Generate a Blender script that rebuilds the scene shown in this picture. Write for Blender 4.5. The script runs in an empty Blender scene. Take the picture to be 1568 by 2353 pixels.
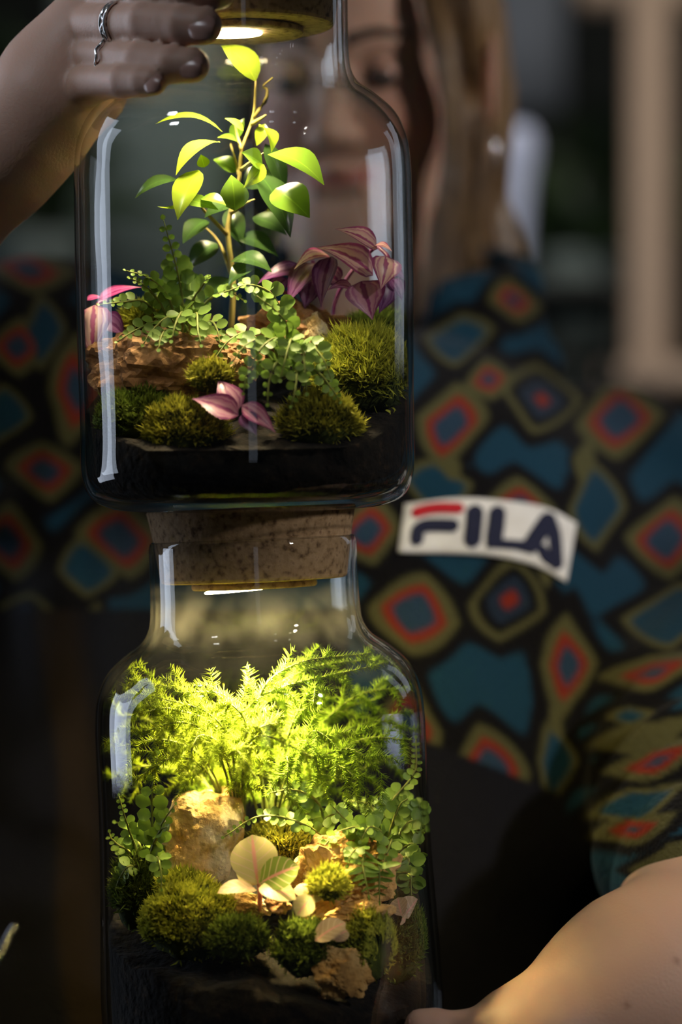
import bpy, math, random
import numpy as np
from mathutils import Vector, Matrix, noise

random.seed(7)
rng = np.random.default_rng(7)
SC = bpy.context.scene
COL = SC.collection
PI = math.pi

# ------------------------------------------------------------------ camera
CAMD = 1.2                       # distance of the camera from the jar plane (y = 0)
PXM = 2353 / (36.0 / 85.0 * CAMD)  # photo pixels per metre at the jar plane
def P(px, py, y=0.0):
    """photo position + real depth -> point in the room"""
    k = (CAMD + y) / CAMD / PXM
    return Vector(((px - 784) * k, y, (1176.5 - py) * k))
cam = bpy.data.cameras.new('camera')
cam.sensor_fit = 'VERTICAL'; cam.sensor_height = 36; cam.sensor_width = 24; cam.lens = 85
cam.clip_start = 0.05
cam.dof.use_dof = True; cam.dof.focus_distance = CAMD - 0.03; cam.dof.aperture_fstop = 2.8
camo = bpy.data.objects.new('camera', cam); COL.objects.link(camo)
camo.location = (0, -CAMD, 0); camo.rotation_euler = (PI/2, 0, 0)
SC.camera = camo

# ------------------------------------------------------------------ world, lights, exposure
w = bpy.data.worlds.new('world'); SC.world = w; w.use_nodes = True
w.node_tree.nodes['Background'].inputs[0].default_value = (0.55, 0.7, 0.9, 1)
w.node_tree.nodes['Background'].inputs[1].default_value = 0.012
def area(name, loc, target, sx, sy, power, color, spread=180):
    l = bpy.data.lights.new(name, 'AREA'); l.shape = 'RECTANGLE'; l.size = sx; l.size_y = sy
    l.energy = power; l.color = color; l.spread = math.radians(spread)
    o = bpy.data.objects.new(name, l); COL.objects.link(o); o.location = loc
    o.rotation_euler = (Vector(target) - Vector(loc)).to_track_quat('-Z', 'Y').to_euler()
    return o
area('window_light_left', (-1.6, 0.66, 0.35), (0, 0, 0.05), 0.7, 1.5, 16, (0.72, 0.82, 1.0))
area('window_light_right', (1.5, 1.45, 0.62), (0, 0, 0.1), 0.35, 0.9, 1.1, (0.75, 0.84, 1.0))
area('window_light_front', (0.25, -3.2, 0.3), (0, 0, -0.1), 0.3, 1.3, 0.5, (0.72, 0.82, 1.0))
kl = bpy.data.lights.new('key_spot', 'SPOT'); kl.energy = 115; kl.color = (1.0, 0.94, 0.88); kl.spot_size = math.radians(19); kl.spot_blend = 0.8; kl.shadow_soft_size = 0.07
ko = bpy.data.objects.new('key_spot', kl); COL.objects.link(ko); ko.location = (1.35, -1.3, 0.95)
ko.rotation_euler = (Vector((0.2, 0.1, -0.06)) - ko.location).to_track_quat('-Z', 'Y').to_euler()
area('hand_fill_light', (-1.1, -0.75, 1.3), P(120, 190, 0), 0.14, 0.14, 0.06, (0.86, 0.91, 1.0), 14)  # added narrow fill to brighten the hand; no lamp stands there
area('face_fill_light', (1.5, -0.9, 0.75), P(960, 250, 0.4), 0.14, 0.14, 0.3, (1.0, 0.93, 0.88), 22)  # extra unseen light, put in to lift the dim face and hair
area('ceiling_lamp_light', (0.42, -1.0, 1.25), (0, 0, 0), 0.07, 0.03, 0.12, (0.9, 0.94, 1.0))
area('ceiling_lamp_light', (0.9, -1.0, 1.45), (0, 0, 0), 0.07, 0.03, 0.12, (0.9, 0.94, 1.0))
area('background_fill_light', (0.4, 1.0, 1.7), (0.35, 3.0, 0.0), 0.6, 0.4, 11, (1.0, 0.93, 0.86), 110)  # invented source so the rack and plants behind are not left black
SC.view_settings.view_transform = 'Standard'; SC.view_settings.look = 'None'
SC.view_settings.gamma = 1; SC.view_settings.use_curve_mapping = False
SC.view_settings.exposure = 0.0
LED_POWER_TOP = 45.0; LED_POWER_LOW = 380.0      # glow of the lamp faces
LED_BEAM_TOP = 6.0; LED_BEAM_LOW = 24.0            # their beams, watts
LED_COLOR = {'upper': (1.0, 0.82, 0.48), 'lower': (1.0, 0.77, 0.30)}
SC.cycles.transparent_max_bounces = 32

# ------------------------------------------------------------------ materials
def nodes_of(name):
    m = bpy.data.materials.new(name); m.use_nodes = True
    nt = m.node_tree; return m, nt, nt.nodes['Principled BSDF']
def N(nt, t, **kw):
    n = nt.nodes.new(t)
    for k, v in kw.items(): setattr(n, k, v)
    return n
def ramp(nt, stops, src=None, interp='LINEAR'):
    r = N(nt, 'ShaderNodeValToRGB'); e = r.color_ramp.elements; r.color_ramp.interpolation = interp
    while len(e) < len(stops): e.new(0.5)
    for i, (p, c) in enumerate(stops):
        e[i].position = p; e[i].color = (*c, 1) if len(c) == 3 else c
    if src is not None: nt.links.new(src, r.inputs[0])
    return r
def noise_tex(nt, scale, detail=4, coord='Object', mapscale=None):
    tc = N(nt, 'ShaderNodeTexCoord'); out = tc.outputs[coord]
    if mapscale:
        mp = N(nt, 'ShaderNodeMapping'); mp.inputs['Scale'].default_value = mapscale
        nt.links.new(out, mp.inputs[0]); out = mp.outputs[0]
    n = N(nt, 'ShaderNodeTexNoise'); n.inputs['Scale'].default_value = scale; n.inputs['Detail'].default_value = detail
    nt.links.new(out, n.inputs['Vector']); return n
def add_bump(nt, bs, src, strength, dist):
    b = N(nt, 'ShaderNodeBump'); b.inputs['Strength'].default_value = strength; b.inputs['Distance'].default_value = dist
    nt.links.new(src, b.inputs['Height']); nt.links.new(b.outputs[0], bs.inputs['Normal']); return b
def mat(name, stops, scale=20, rough=0.8, bump=0.0, bdist=0.001, bscale=None, detail=5, metallic=0, spec=0.3, mapscale=None):
    """noise-mottled surface"""
    m, nt, bs = nodes_of(name)
    n = noise_tex(nt, scale, detail, mapscale=mapscale)
    r = ramp(nt, stops, n.outputs['Fac']); nt.links.new(r.outputs[0], bs.inputs['Base Color'])
    bs.inputs['Roughness'].default_value = rough; bs.inputs['Metallic'].default_value = metallic
    bs.inputs['Specular IOR Level'].default_value = spec
    if bump:
        n2 = noise_tex(nt, bscale or scale, 6, mapscale=mapscale); add_bump(nt, bs, n2.outputs['Fac'], bump, bdist)
    return m
def two(c1, c2): return [(0.3, c1), (0.7, c2)]
def leafmat(name, make_color, rough=0.45, trans=0.4, tcol=None, spec=0.4):
    """leaf: glossy upper layer with light passing through the blade"""
    m, nt, bs = nodes_of(name)
    c = make_color(nt)
    nt.links.new(c, bs.inputs['Base Color']); bs.inputs['Roughness'].default_value = rough
    bs.inputs['Specular IOR Level'].default_value = spec
    tr = N(nt, 'ShaderNodeBsdfTranslucent'); nt.links.new(c, tr.inputs[0])
    mx = N(nt, 'ShaderNodeMixShader'); mx.inputs[0].default_value = trans
    nt.links.new(bs.outputs[0], mx.inputs[1]); nt.links.new(tr.outputs[0], mx.inputs[2])
    nt.links.new(mx.outputs[0], nt.nodes['Material Output'].inputs[0])
    return m
def c_noise(stops, scale):
    def f(nt):
        n = noise_tex(nt, scale, 3); return ramp(nt, stops, n.outputs['Fac']).outputs[0]
    return f
def c_attr(nt):
    a = N(nt, 'ShaderNodeAttribute'); a.attribute_name = 'Col'; return a.outputs['Color']
def uv_abs_u(nt):
    u = N(nt, 'ShaderNodeUVMap'); s = N(nt, 'ShaderNodeSeparateXYZ'); nt.links.new(u.outputs[0], s.inputs[0])
    a = N(nt, 'ShaderNodeMath', operation='SUBTRACT'); nt.links.new(s.outputs[0], a.inputs[0]); a.inputs[1].default_value = 0.5
    b = N(nt, 'ShaderNodeMath', operation='ABSOLUTE'); nt.links.new(a.outputs[0], b.inputs[0])
    c = N(nt, 'ShaderNodeMath', operation='MULTIPLY'); nt.links.new(b.outputs[0], c.inputs[0]); c.inputs[1].default_value = 2
    return c.outputs[0], s.outputs[1]
def c_ficus(nt):
    a, v = uv_abs_u(nt)
    base = N(nt, 'ShaderNodeAttribute'); base.attribute_name = 'Col'
    r = ramp(nt, [(0.0, (1.5, 1.5, 1.2)), (0.07, (1, 1, 1)), (1.0, (0.9, 0.9, 0.9))], a)
    mx = N(nt, 'ShaderNodeMix', data_type='RGBA', blend_type='MULTIPLY'); mx.inputs[0].default_value = 1
    nt.links.new(base.outputs['Color'], mx.inputs[6]); nt.links.new(r.outputs[0], mx.inputs[7])
    return mx.outputs[2]
def c_stripes(nt):
    a, v = uv_abs_u(nt)
    n = noise_tex(nt, 260, 3)
    ad = N(nt, 'ShaderNodeMath', operation='MULTIPLY_ADD'); nt.links.new(n.outputs['Fac'], ad.inputs[0]); ad.inputs[1].default_value = 0.35
    nt.links.new(a, ad.inputs[2])
    P1 = (0.16, 0.02, 0.11); S1 = (0.78, 0.56, 0.52)
    r = ramp(nt, [(0.16, (0.42, 0.08, 0.24)), (0.27, (0.36, 0.08, 0.22)), (0.36, S1), (0.62, (0.72, 0.46, 0.46)), (0.74, (0.48, 0.16, 0.32)), (0.84, S1), (1.02, (0.30, 0.05, 0.18)), ], ad.outputs[0])
    base = N(nt, 'ShaderNodeAttribute'); base.attribute_name = 'Col'
    mx = N(nt, 'ShaderNodeMix', data_type='RGBA', blend_type='MULTIPLY'); mx.inputs[0].default_value = 1
    nt.links.new(r.outputs[0], mx.inputs[6]); nt.links.new(base.outputs['Color'], mx.inputs[7])
    return mx.outputs[2]
def c_nerve(nt):
    a, v = uv_abs_u(nt)
    # side veins: wave of v - 0.35*|u|
    m1 = N(nt, 'ShaderNodeMath', operation='MULTIPLY_ADD'); nt.links.new(a, m1.inputs[0]); m1.inputs[1].default_value = -0.28; nt.links.new(v, m1.inputs[2])
    m2 = N(nt, 'ShaderNodeMath', operation='MULTIPLY'); nt.links.new(m1.outputs[0], m2.inputs[0]); m2.inputs[1].default_value = 34
    m3 = N(nt, 'ShaderNodeMath', operation='SINE'); nt.links.new(m2.outputs[0], m3.inputs[0])
    rv = ramp(nt, [(0.86, (0, 0, 0)), (0.98, (1, 1, 1))], m3.outputs[0])
    rm = ramp(nt, [(0.0, (1, 1, 1)), (0.05, (1, 1, 1)), (0.12, (0, 0, 0))], a)
    base = N(nt, 'ShaderNodeAttribute'); base.attribute_name = 'Col'
    x1 = N(nt, 'ShaderNodeMix', data_type='RGBA'); nt.links.new(rv.outputs[0], x1.inputs[0]); nt.links.new(base.outputs['Color'], x1.inputs[6]); x1.inputs[7].default_value = (0.66, 0.50, 0.36, 1)
    x2 = N(nt, 'ShaderNodeMix', data_type='RGBA'); nt.links.new(rm.outputs[0], x2.inputs[0]); nt.links.new(x1.outputs[2], x2.inputs[6]); x2.inputs[7].default_value = (0.72, 0.34, 0.30, 1)
    return x2.outputs[2]

def glass_mat():
    m = bpy.data.materials.new('jar_glass'); m.use_nodes = True; nt = m.node_tree; nt.nodes.clear()
    out = N(nt, 'ShaderNodeOutputMaterial')
    lw = N(nt, 'ShaderNodeLayerWeight'); lw.inputs[0].default_value = 0.5
    p5 = N(nt, 'ShaderNodeMath', operation='POWER'); nt.links.new(lw.outputs['Facing'], p5.inputs[0]); p5.inputs[1].default_value = 5
    sc = N(nt, 'ShaderNodeMath', operation='MULTIPLY_ADD'); nt.links.new(p5.outputs[0], sc.inputs[0]); sc.inputs[1].default_value = 0.9; sc.inputs[2].default_value = 0.04
    tr = N(nt, 'ShaderNodeBsdfTransparent')
    p3 = N(nt, 'ShaderNodeMath', operation='POWER'); nt.links.new(lw.outputs['Facing'], p3.inputs[0]); p3.inputs[1].default_value = 7
    r = ramp(nt, [(0, (0.985, 0.99, 0.985)), (1, (0.35, 0.38, 0.35))], p3.outputs[0]); nt.links.new(r.outputs[0], tr.inputs[0])
    gl = N(nt, 'ShaderNodeBsdfGlossy'); gl.inputs['Roughness'].default_value = 0.012
    n = noise_tex(nt, 30, 3, mapscale=(3, 3, 0.12))
    b = N(nt, 'ShaderNodeBump'); b.inputs['Strength'].default_value = 0.05; b.inputs['Distance'].default_value = 0.002
    nt.links.new(n.outputs['Fac'], b.inputs['Height']); nt.links.new(b.outputs[0], gl.inputs['Normal'])
    mx = N(nt, 'ShaderNodeMixShader'); nt.links.new(sc.outputs[0], mx.inputs[0]); nt.links.new(tr.outputs[0], mx.inputs[1]); nt.links.new(gl.outputs[0], mx.inputs[2])
    # condensation under the cork: a thin patchy film that scatters light
    tc = N(nt, 'ShaderNodeTexCoord'); sx = N(nt, 'ShaderNodeSeparateXYZ'); nt.links.new(tc.outputs['Object'], sx.inputs[0])
    zr = ramp(nt, [(0.180, (0, 0, 0)), (0.205, (1, 1, 1)), (0.225, (1, 1, 1)), (0.240, (0, 0, 0))], sx.outputs[2])
    n2 = noise_tex(nt, 55, 6, mapscale=(1, 1, 0.8)); nr = ramp(nt, [(0.38, (0.10, 0.10, 0.10)), (0.72, (1, 1, 1))], n2.outputs['Fac'])
    mm = N(nt, 'ShaderNodeMath', operation='MULTIPLY'); nt.links.new(zr.outputs[0], mm.inputs[0]); nt.links.new(nr.outputs[0], mm.inputs[1])
    m3 = N(nt, 'ShaderNodeMath', operation='MULTIPLY'); nt.links.new(mm.outputs[0], m3.inputs[0]); m3.inputs[1].default_value = 0.05
    df = N(nt, 'ShaderNodeBsdfDiffuse'); tl = N(nt, 'ShaderNodeBsdfTranslucent'); dm = N(nt, 'ShaderNodeMixShader')
    nt.links.new(df.outputs[0], dm.inputs[1]); nt.links.new(tl.outputs[0], dm.inputs[2])
    m2 = N(nt, 'ShaderNodeMixShader'); nt.links.new(m3.outputs[0], m2.inputs[0]); nt.links.new(mx.outputs[0], m2.inputs[1]); nt.links.new(dm.outputs[0], m2.inputs[2])
    nt.links.new(m2.outputs[0], out.inputs[0]); return m
def emit_mat(name, col, s):
    m = bpy.data.materials.new(name); m.use_nodes = True; nt = m.node_tree; nt.nodes.clear()
    e = N(nt, 'ShaderNodeEmission'); e.inputs[0].default_value = (*col, 1); e.inputs[1].default_value = s
    nt.links.new(e.outputs[0], N(nt, 'ShaderNodeOutputMaterial').inputs[0]); return m
def attr_mat(name, rough, bump=0, bscale=400, bdist=0.001, sss=0, spec=0.3, sheen=0):
    m, nt, bs = nodes_of(name)
    c = c_attr(nt); nt.links.new(c, bs.inputs['Base Color']); bs.inputs['Roughness'].default_value = rough
    bs.inputs['Specular IOR Level'].default_value = spec
    if sss:
        bs.inputs['Subsurface Weight'].default_value = sss; bs.inputs['Subsurface Radius'].default_value = (1, 0.35, 0.2); bs.inputs['Subsurface Scale'].default_value = 0.006
    if sheen: bs.inputs['Sheen Weight'].default_value = sheen; bs.inputs['Sheen Roughness'].default_value = 0.5
    if bump:
        n = noise_tex(nt, bscale, 3); add_bump(nt, bs, n.outputs['Fac'], bump, bdist)
    return m

M = {}
M['glass'] = glass_mat()
M['cork'] = mat('cork', [(0.3, (0.10, 0.055, 0.025)), (0.45, (0.30, 0.19, 0.10)), (0.62, (0.38, 0.25, 0.14)), (0.75, (0.15, 0.08, 0.04))], 240, 0.9, 0.6, 0.001, 300)
M['led_top'] = emit_mat('led_glow_top', LED_COLOR['upper'], LED_POWER_TOP)
M['led_low'] = emit_mat('led_glow_low', LED_COLOR['lower'], LED_POWER_LOW)
M['soil'] = mat('soil', [(0.35, (0.003, 0.002, 0.0015)), (0.6, (0.010, 0.0065, 0.004)), (0.75, (0.035, 0.02, 0.01))], 160, 1.0, 1.0, 0.003, 220)
M['rock_brown'] = mat('brown_stone', [(0.28, (0.10, 0.045, 0.018)), (0.45, (0.33, 0.17, 0.075)), (0.6, (0.45, 0.26, 0.13)), (0.75, (0.24, 0.13, 0.06))], 55, 0.9, 0.9, 0.003, 120)
M['rock_grey'] = mat('ochre_grey_stone', [(0.3, (0.42, 0.22, 0.06)), (0.46, (0.58, 0.38, 0.15)), (0.58, (0.55, 0.47, 0.34)), (0.75, (0.38, 0.34, 0.27))], 45, 0.9, 1.0, 0.003, 150)
M['rock_ochre'] = mat('rust_ochre_stone', [(0.3, (0.10, 0.045, 0.015)), (0.45, (0.52, 0.29, 0.09)), (0.6, (0.64, 0.41, 0.16)), (0.75, (0.20, 0.10, 0.03))], 60, 0.95, 1.0, 0.004, 110)
M['moss'] = leafmat('moss_blades', c_attr, 0.7, 0.3, spec=0.1)
M['moss_base'] = mat('moss_mound', two((0.02, 0.03, 0.004), (0.06, 0.075, 0.01)), 120, 1, 0.8, 0.003)
M['ficus'] = leafmat('ficus_leaf', c_ficus, 0.24, 0.42, spec=0.5)
M['twig'] = mat('green_brown_twig', two((0.22, 0.16, 0.05), (0.34, 0.30, 0.08)), 90, 0.6)
M['fern'] = leafmat('fern_leaflet', c_noise(two((0.11, 0.21, 0.025), (0.21, 0.32, 0.05)), 70), 0.5, 0.35)
M['fern_stem'] = mat('fern_stem', two((0.12, 0.16, 0.03), (0.2, 0.22, 0.05)), 90, 0.6)
M['asparagus'] = leafmat('asparagus_needles', c_attr, 0.6, 0.4, spec=0.2)
M['purple'] = leafmat('striped_purple_leaf', c_stripes, 0.35, 0.25)
M['nerve'] = leafmat('pink_veined_leaf', c_nerve, 0.45, 0.25)
M['skin'] = attr_mat('skin', 0.5, 0.25, 700, 0.0006, 0.35)
M['fleece'] = attr_mat('patterned_fleece', 0.95, 0.9, 420, 0.0022, 0, 0.1, 0.05)
M['hair'] = mat('light_brown_hair', [(0.3, (0.09, 0.05, 0.022)), (0.55, (0.22, 0.13, 0.055)), (0.75, (0.36, 0.23, 0.10))], 60, 0.42, 0, mapscale=(1, 1, 0.08), spec=0.5)
M['brow'] = mat('brow_hair', two((0.03, 0.016, 0.01), (0.05, 0.03, 0.02)), 200, 0.7)
M['eye'] = mat('eyeball', two((0.05, 0.04, 0.035), (0.12, 0.1, 0.09)), 200, 0.1)
M['white_cloth'] = mat('white_cotton_patch', two((0.70, 0.67, 0.62), (0.80, 0.78, 0.74)), 90, 0.95, 0.4, 0.0005, 900)
M['navy_cloth'] = mat('navy_thread', two((0.012, 0.014, 0.035), (0.02, 0.022, 0.05)), 400, 0.9)
M['red_cloth'] = mat('red_thread', two((0.42, 0.012, 0.02), (0.52, 0.02, 0.03)), 400, 0.9)
M['silver'] = mat('silver', two((0.55, 0.54, 0.52), (0.75, 0.74, 0.72)), 300, 0.25, metallic=1)
M['nail'] = mat('fingernail', two((0.34, 0.19, 0.15), (0.42, 0.25, 0.2)), 120, 0.28, spec=0.5)
M['wall'] = mat('dark_wall', two((0.012, 0.016, 0.015), (0.03, 0.034, 0.03)), 2.5, 0.9)
M['wood'] = mat('pale_wood', two((0.30, 0.22, 0.16), (0.40, 0.30, 0.22)), 8, 0.7, 0.2, 0.002, mapscale=(1, 1, 0.1))
M['vase'] = mat('pale_blue_glaze', two((0.45, 0.5, 0.66), (0.6, 0.65, 0.8)), 6, 0.3)
M['greycloth'] = mat('blue_grey_linen', two((0.13, 0.15, 0.18), (0.22, 0.24, 0.27)), 3, 0.9)
M['teal'] = mat('teal_grey_board', two((0.15, 0.21, 0.20), (0.23, 0.29, 0.275)), 3, 0.8)
M['bgleaf'] = leafmat('background_leaf', c_noise(two((0.014, 0.034, 0.012), (0.03, 0.055, 0.016)), 6), 0.5, 0.3)
M['pot'] = mat('grey_green_pot', two((0.10, 0.14, 0.13), (0.2, 0.24, 0.22)), 8, 0.7)

# ------------------------------------------------------------------ mesh helpers
def mesh(name, verts, faces, m, smooth=True, uv=None, col=None):
    me = bpy.data.meshes.new(name)
    me.from_pydata([tuple(v) for v in verts], [], [tuple(int(i) for i in f) for f in faces])
    return finish(me, m, smooth, uv, col)
def mesh_np(name, v, f, m, smooth=True, col=None):
    """fast path: v (n,3), f (k,3 or 4)"""
    me = bpy.data.meshes.new(name); v = np.asarray(v, np.float32); f = np.asarray(f, np.int32); k = f.shape[1]
    me.vertices.add(len(v)); me.vertices.foreach_set('co', v.ravel())
    me.loops.add(f.size); me.loops.foreach_set('vertex_index', f.ravel())
    me.polygons.add(len(f)); me.polygons.foreach_set('loop_start', np.arange(0, f.size, k, dtype=np.int32))
    me.update(calc_edges=True); me.validate()
    return finish(me, m, smooth, None, col)
def finish(me, m, smooth, uv, col):
    if m: me.materials.append(m)
    if smooth: me.polygons.foreach_set('use_smooth', np.ones(len(me.polygons), bool))
    if uv is not None:
        l = me.uv_layers.new(name='UVMap'); idx = np.zeros(len(me.loops), np.int32); me.loops.foreach_get('vertex_index', idx)
        l.data.foreach_set('uv', np.asarray(uv, np.float32)[idx].ravel())
    if col is not None:
        a = me.color_attributes.new('Col', 'FLOAT_COLOR', 'POINT'); c = np.ones((len(me.vertices), 4), np.float32)
        c[:, :3] = col; a.data.foreach_set('color', c.ravel())
    me.update(); return me
def link(name, me, parent=None, label=None, cat=None, group=None, kind=None, mw=None):
    o = bpy.data.objects.new(name, me); COL.objects.link(o)
    mw = mw or Matrix.Identity(4)
    if parent is not None:
        o.parent = parent
        o.matrix_local = Matrix.Translation(-wloc(parent)) @ mw
    else: o.matrix_local = mw
    for k, v in (('label', label), ('category', cat), ('group', group), ('kind', kind)):
        if v: o[k] = v
    return o
def wloc(o):
    v = Vector((0, 0, 0))
    while o: v += o.location; o = o.parent
    return v
def thing(name, loc, label, cat, group=None):
    o = bpy.data.objects.new(name, None); o.empty_display_size = 0.02; COL.objects.link(o); o.location = loc
    o['label'] = label; o['category'] = cat
    if group: o['group'] = group
    return o
def lathe(profile, seg=96, closed=False):
    n = len(profile); a = np.linspace(0, 2*PI, seg, endpoint=False)
    v = [(r*math.cos(t), r*math.sin(t), z) for r, z in profile for t in a]
    f = []
    for i in range(n if closed else n - 1):
        j = (i + 1) % n
        for k in range(seg):
            l = (k + 1) % seg; f.append((i*seg+k, i*seg+l, j*seg+l, j*seg+k))
    return v, f
def catmull(pts, n):
    pts = [Vector(p) for p in pts]; out = []
    if len(pts) == 2: return [pts[0].lerp(pts[1], i/(n-1)) for i in range(n)]
    q = [2*pts[0]-pts[1]] + pts + [2*pts[-1]-pts[-2]]; m = len(pts) - 1
    for i in range(n):
        t = i/(n-1)*m; k = min(int(t), m-1); t -= k
        a, b, c, d = q[k:k+4]
        out.append(0.5*((2*b)+(c-a)*t+(2*a-5*b+4*c-d)*t*t+(3*b-a-3*c+d)*t**3))
    return out
def tube(pts, rad, sides=6, cap=True):
    v = []; f = []; n = len(pts); up = Vector((0.3, 0.2, 0.9))
    for i, p in enumerate(pts):
        t = (pts[min(i+1, n-1)] - pts[max(i-1, 0)]).normalized()
        if abs(t.dot(up)) > 0.95: up = Vector((0.9, 0.1, 0.1))
        a = t.cross(up).normalized(); b = t.cross(a).normalized()
        r = rad(i/(n-1)) if callable(rad) else rad
        for k in range(sides):
            th = 2*PI*k/sides; v.append(p + a*(r*math.cos(th)) + b*(r*math.sin(th)))
    for i in range(n-1):
        for k in range(sides):
            l = (k+1) % sides; f.append((i*sides+k, i*sides+l, (i+1)*sides+l, (i+1)*sides+k))
    if cap: f.append(tuple(range(sides))[::-1]); f.append(tuple((n-1)*sides+k for k in range(sides)))
    return v, f
def merge(parts):
    v = []; f = []
    for a, b in parts:
        o = len(v); v += list(a); f += [tuple(i+o for i in q) for q in b]
    return v, f
def box(c, s, R=None):
    v = []
    for x in (-1, 1):
        for y in (-1, 1):
            for z in (-1, 1):
                q = Vector((x*s[0]/2, y*s[1]/2, z*s[2]/2)); q = R @ q if R else q; v.append(q + Vector(c))
    return v, [(0,1,3,2),(4,6,7,5),(0,4,5,1),(2,3,7,6),(0,2,6,4),(1,5,7,3)]
def bevel_box(c, s, b=0.006):
    import bmesh
    bm = bmesh.new(); v, f = box(c, s); vs = [bm.verts.new(x) for x in v]
    for q in f: bm.faces.new([vs[i] for i in q])
    bm.normal_update(); bmesh.ops.bevel(bm, geom=list(bm.edges), offset=b, segments=2, affect='EDGES')
    bm.verts.index_update(); r = ([x.co.copy() for x in bm.verts], [tuple(q.index for q in g.verts) for g in bm.faces]); bm.free(); return r

# ------------------------------------------------------------------ signed-distance sculpting (bodies, garments)
class Cap:
    def __init__(s, a, b, ra, rb, k=0.01, op='u', ripple=None):
        s.a = np.array(a, np.float32); s.b = np.array(b, np.float32); s.ra = ra; s.rb = rb; s.k = k; s.op = op; s.rip = ripple
        s.c = (s.a+s.b)/2; s.R = np.linalg.norm(s.b-s.a)/2 + max(ra, rb)
    def f(s, p):
        ab = s.b - s.a; L2 = float(ab @ ab) or 1e-9
        t = np.clip((p - s.a) @ ab / L2, 0, 1)
        d = np.linalg.norm(p - s.a - t[:, None]*ab, axis=1) - (s.ra + (s.rb - s.ra)*t)
        if s.rip: d -= s.rip(p, t)
        return d
class Ell:
    def __init__(s, c, r, k=0.01, op='u', R=None):
        s.c = np.array(c, np.float32); s.r = np.array(r, np.float32); s.k = k; s.op = op; s.M = R; s.R = max(r)
    def f(s, p):
        q = p - s.c
        if s.M is not None: q = q @ s.M
        k0 = np.linalg.norm(q/s.r, axis=1); k1 = np.linalg.norm(q/(s.r*s.r), axis=1) + 1e-9
        return k0*(k0-1)/k1
class Chain:
    """a finger: capsules blended with each other, then joined to the rest with a tight crease"""
    def __init__(s, caps, k): s.caps = caps; s.k = k; s.op = 'u'; s.c = np.mean([q.c for q in caps], axis=0); s.R = max(np.linalg.norm(q.c-s.c)+q.R for q in caps)
    def f(s, p): return sdf(s.caps, p)
def sdf(prims, p):
    d = np.full(len(p), 1.0, np.float32)
    for q in prims:
        e = q.f(p); k = q.k
        if q.op == 'u':
            h = np.maximum(k - np.abs(d - e), 0)/k; d = np.minimum(d, e) - h*h*k*0.25
        else:
            e = -e; h = np.maximum(k - np.abs(d - e), 0)/k; d = np.maximum(d, e) + h*h*k*0.25
    return d
def near(prims, c, rad):
    return [q for q in prims if np.linalg.norm(q.c - c) < q.R + q.k + rad]
def polygonise(prims, h, post=None, lo=None, hi=None, B=24):
    """naive surface nets over sparse blocks"""
    if lo is None:
        us = [q for q in prims if q.op == 'u']
        lo = np.min([q.c - q.R - 0.02 for q in us], axis=0); hi = np.max([q.c + q.R + 0.02 for q in us], axis=0)
    lo = np.array(lo, np.float32); nb = np.ceil((np.array(hi) - lo)/(B*h)).astype(int)
    D = nb*B + 4; g = np.arange(B+1)
    gi = np.stack(np.meshgrid(g, g, g, indexing='ij'), -1).reshape(-1, 3)
    key = lambda i: (i[..., 0]*D[1] + i[..., 1])*D[2] + i[..., 2]
    CK = []; CV = []; ED = []; half = B*h*0.5*1.7321
    for bx in range(nb[0]):
        for by in range(nb[1]):
            for bz in range(nb[2]):
                o = np.array([bx, by, bz])*B; c = lo + (o + B/2)*h
                ps = near(prims, c, half + 0.02)
                if not any(q.op == 'u' for q in ps): continue
                if abs(float(sdf(ps, c[None].astype(np.float32))[0])) > half*1.6 + 0.02: continue
                pt = (lo + (gi + o)*h).astype(np.float32)
                d = sdf(ps, pt)
                if post: d = d + post(pt)
                if d.min() > 0 or d.max() < 0: continue
                d = d.reshape(B+1, B+1, B+1); s = d < 0
                acc = np.zeros((B, B, B, 3), np.float32); cnt = np.zeros((B, B, B), np.float32)
                for ax in range(3):
                    a0 = [slice(None)]*3; a1 = [slice(None)]*3; a0[ax] = slice(0, B); a1[ax] = slice(1, B+1)
                    d0 = d[tuple(a0)]; d1 = d[tuple(a1)]; x = (d0 < 0) != (d1 < 0)
                    t = np.where(x, d0/np.where(x, d0 - d1, 1), 0)
                    o1, o2 = [i for i in range(3) if i != ax]
                    for u in (0, 1):
                        for v in (0, 1):
                            sl = [slice(None)]*3; sl[ax] = slice(0, B); sl[o1] = slice(u, u+B); sl[o2] = slice(v, v+B)
                            xx = x[tuple(sl)]; tt = t[tuple(sl)]
                            acc[..., ax] += np.where(xx, tt, 0); acc[..., o1] += xx*u; acc[..., o2] += xx*v; cnt += xx
                    own = [slice(0, B)]*3
                    ii = np.argwhere(x[tuple(own)])
                    if len(ii):
                        sg = (d0[tuple(own)] < 0)[ii[:, 0], ii[:, 1], ii[:, 2]]
                        ED.append((ax, ii + o, sg))
                act = np.argwhere(cnt > 0)
                if len(act):
                    A = acc[act[:, 0], act[:, 1], act[:, 2]]/cnt[act[:, 0], act[:, 1], act[:, 2]][:, None]
                    CK.append(key(act + o)); CV.append(lo + (act + o + A)*h)
    CK = np.concatenate(CK); CV = np.concatenate(CV); od = np.argsort(CK); CK = CK[od]; CV = CV[od]
    F = []
    for ax, ii, sg in ED:
        o1 = (ax+1) % 3; o2 = (ax+2) % 3; e1 = np.zeros(3, int); e2 = np.zeros(3, int); e1[o1] = 1; e2[o2] = 1
        ks = [key(ii - e1 - e2), key(ii - e2), key(ii), key(ii - e1)]
        ix = [np.minimum(np.searchsorted(CK, k), len(CK)-1) for k in ks]
        ok = np.all([CK[i] == k for i, k in zip(ix, ks)], axis=0) & (ii.min(axis=1) > 0)
        q = np.stack(ix, 1); q[~sg] = q[~sg][:, ::-1]; F.append(q[ok])
    return CV, np.concatenate(F)

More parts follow.
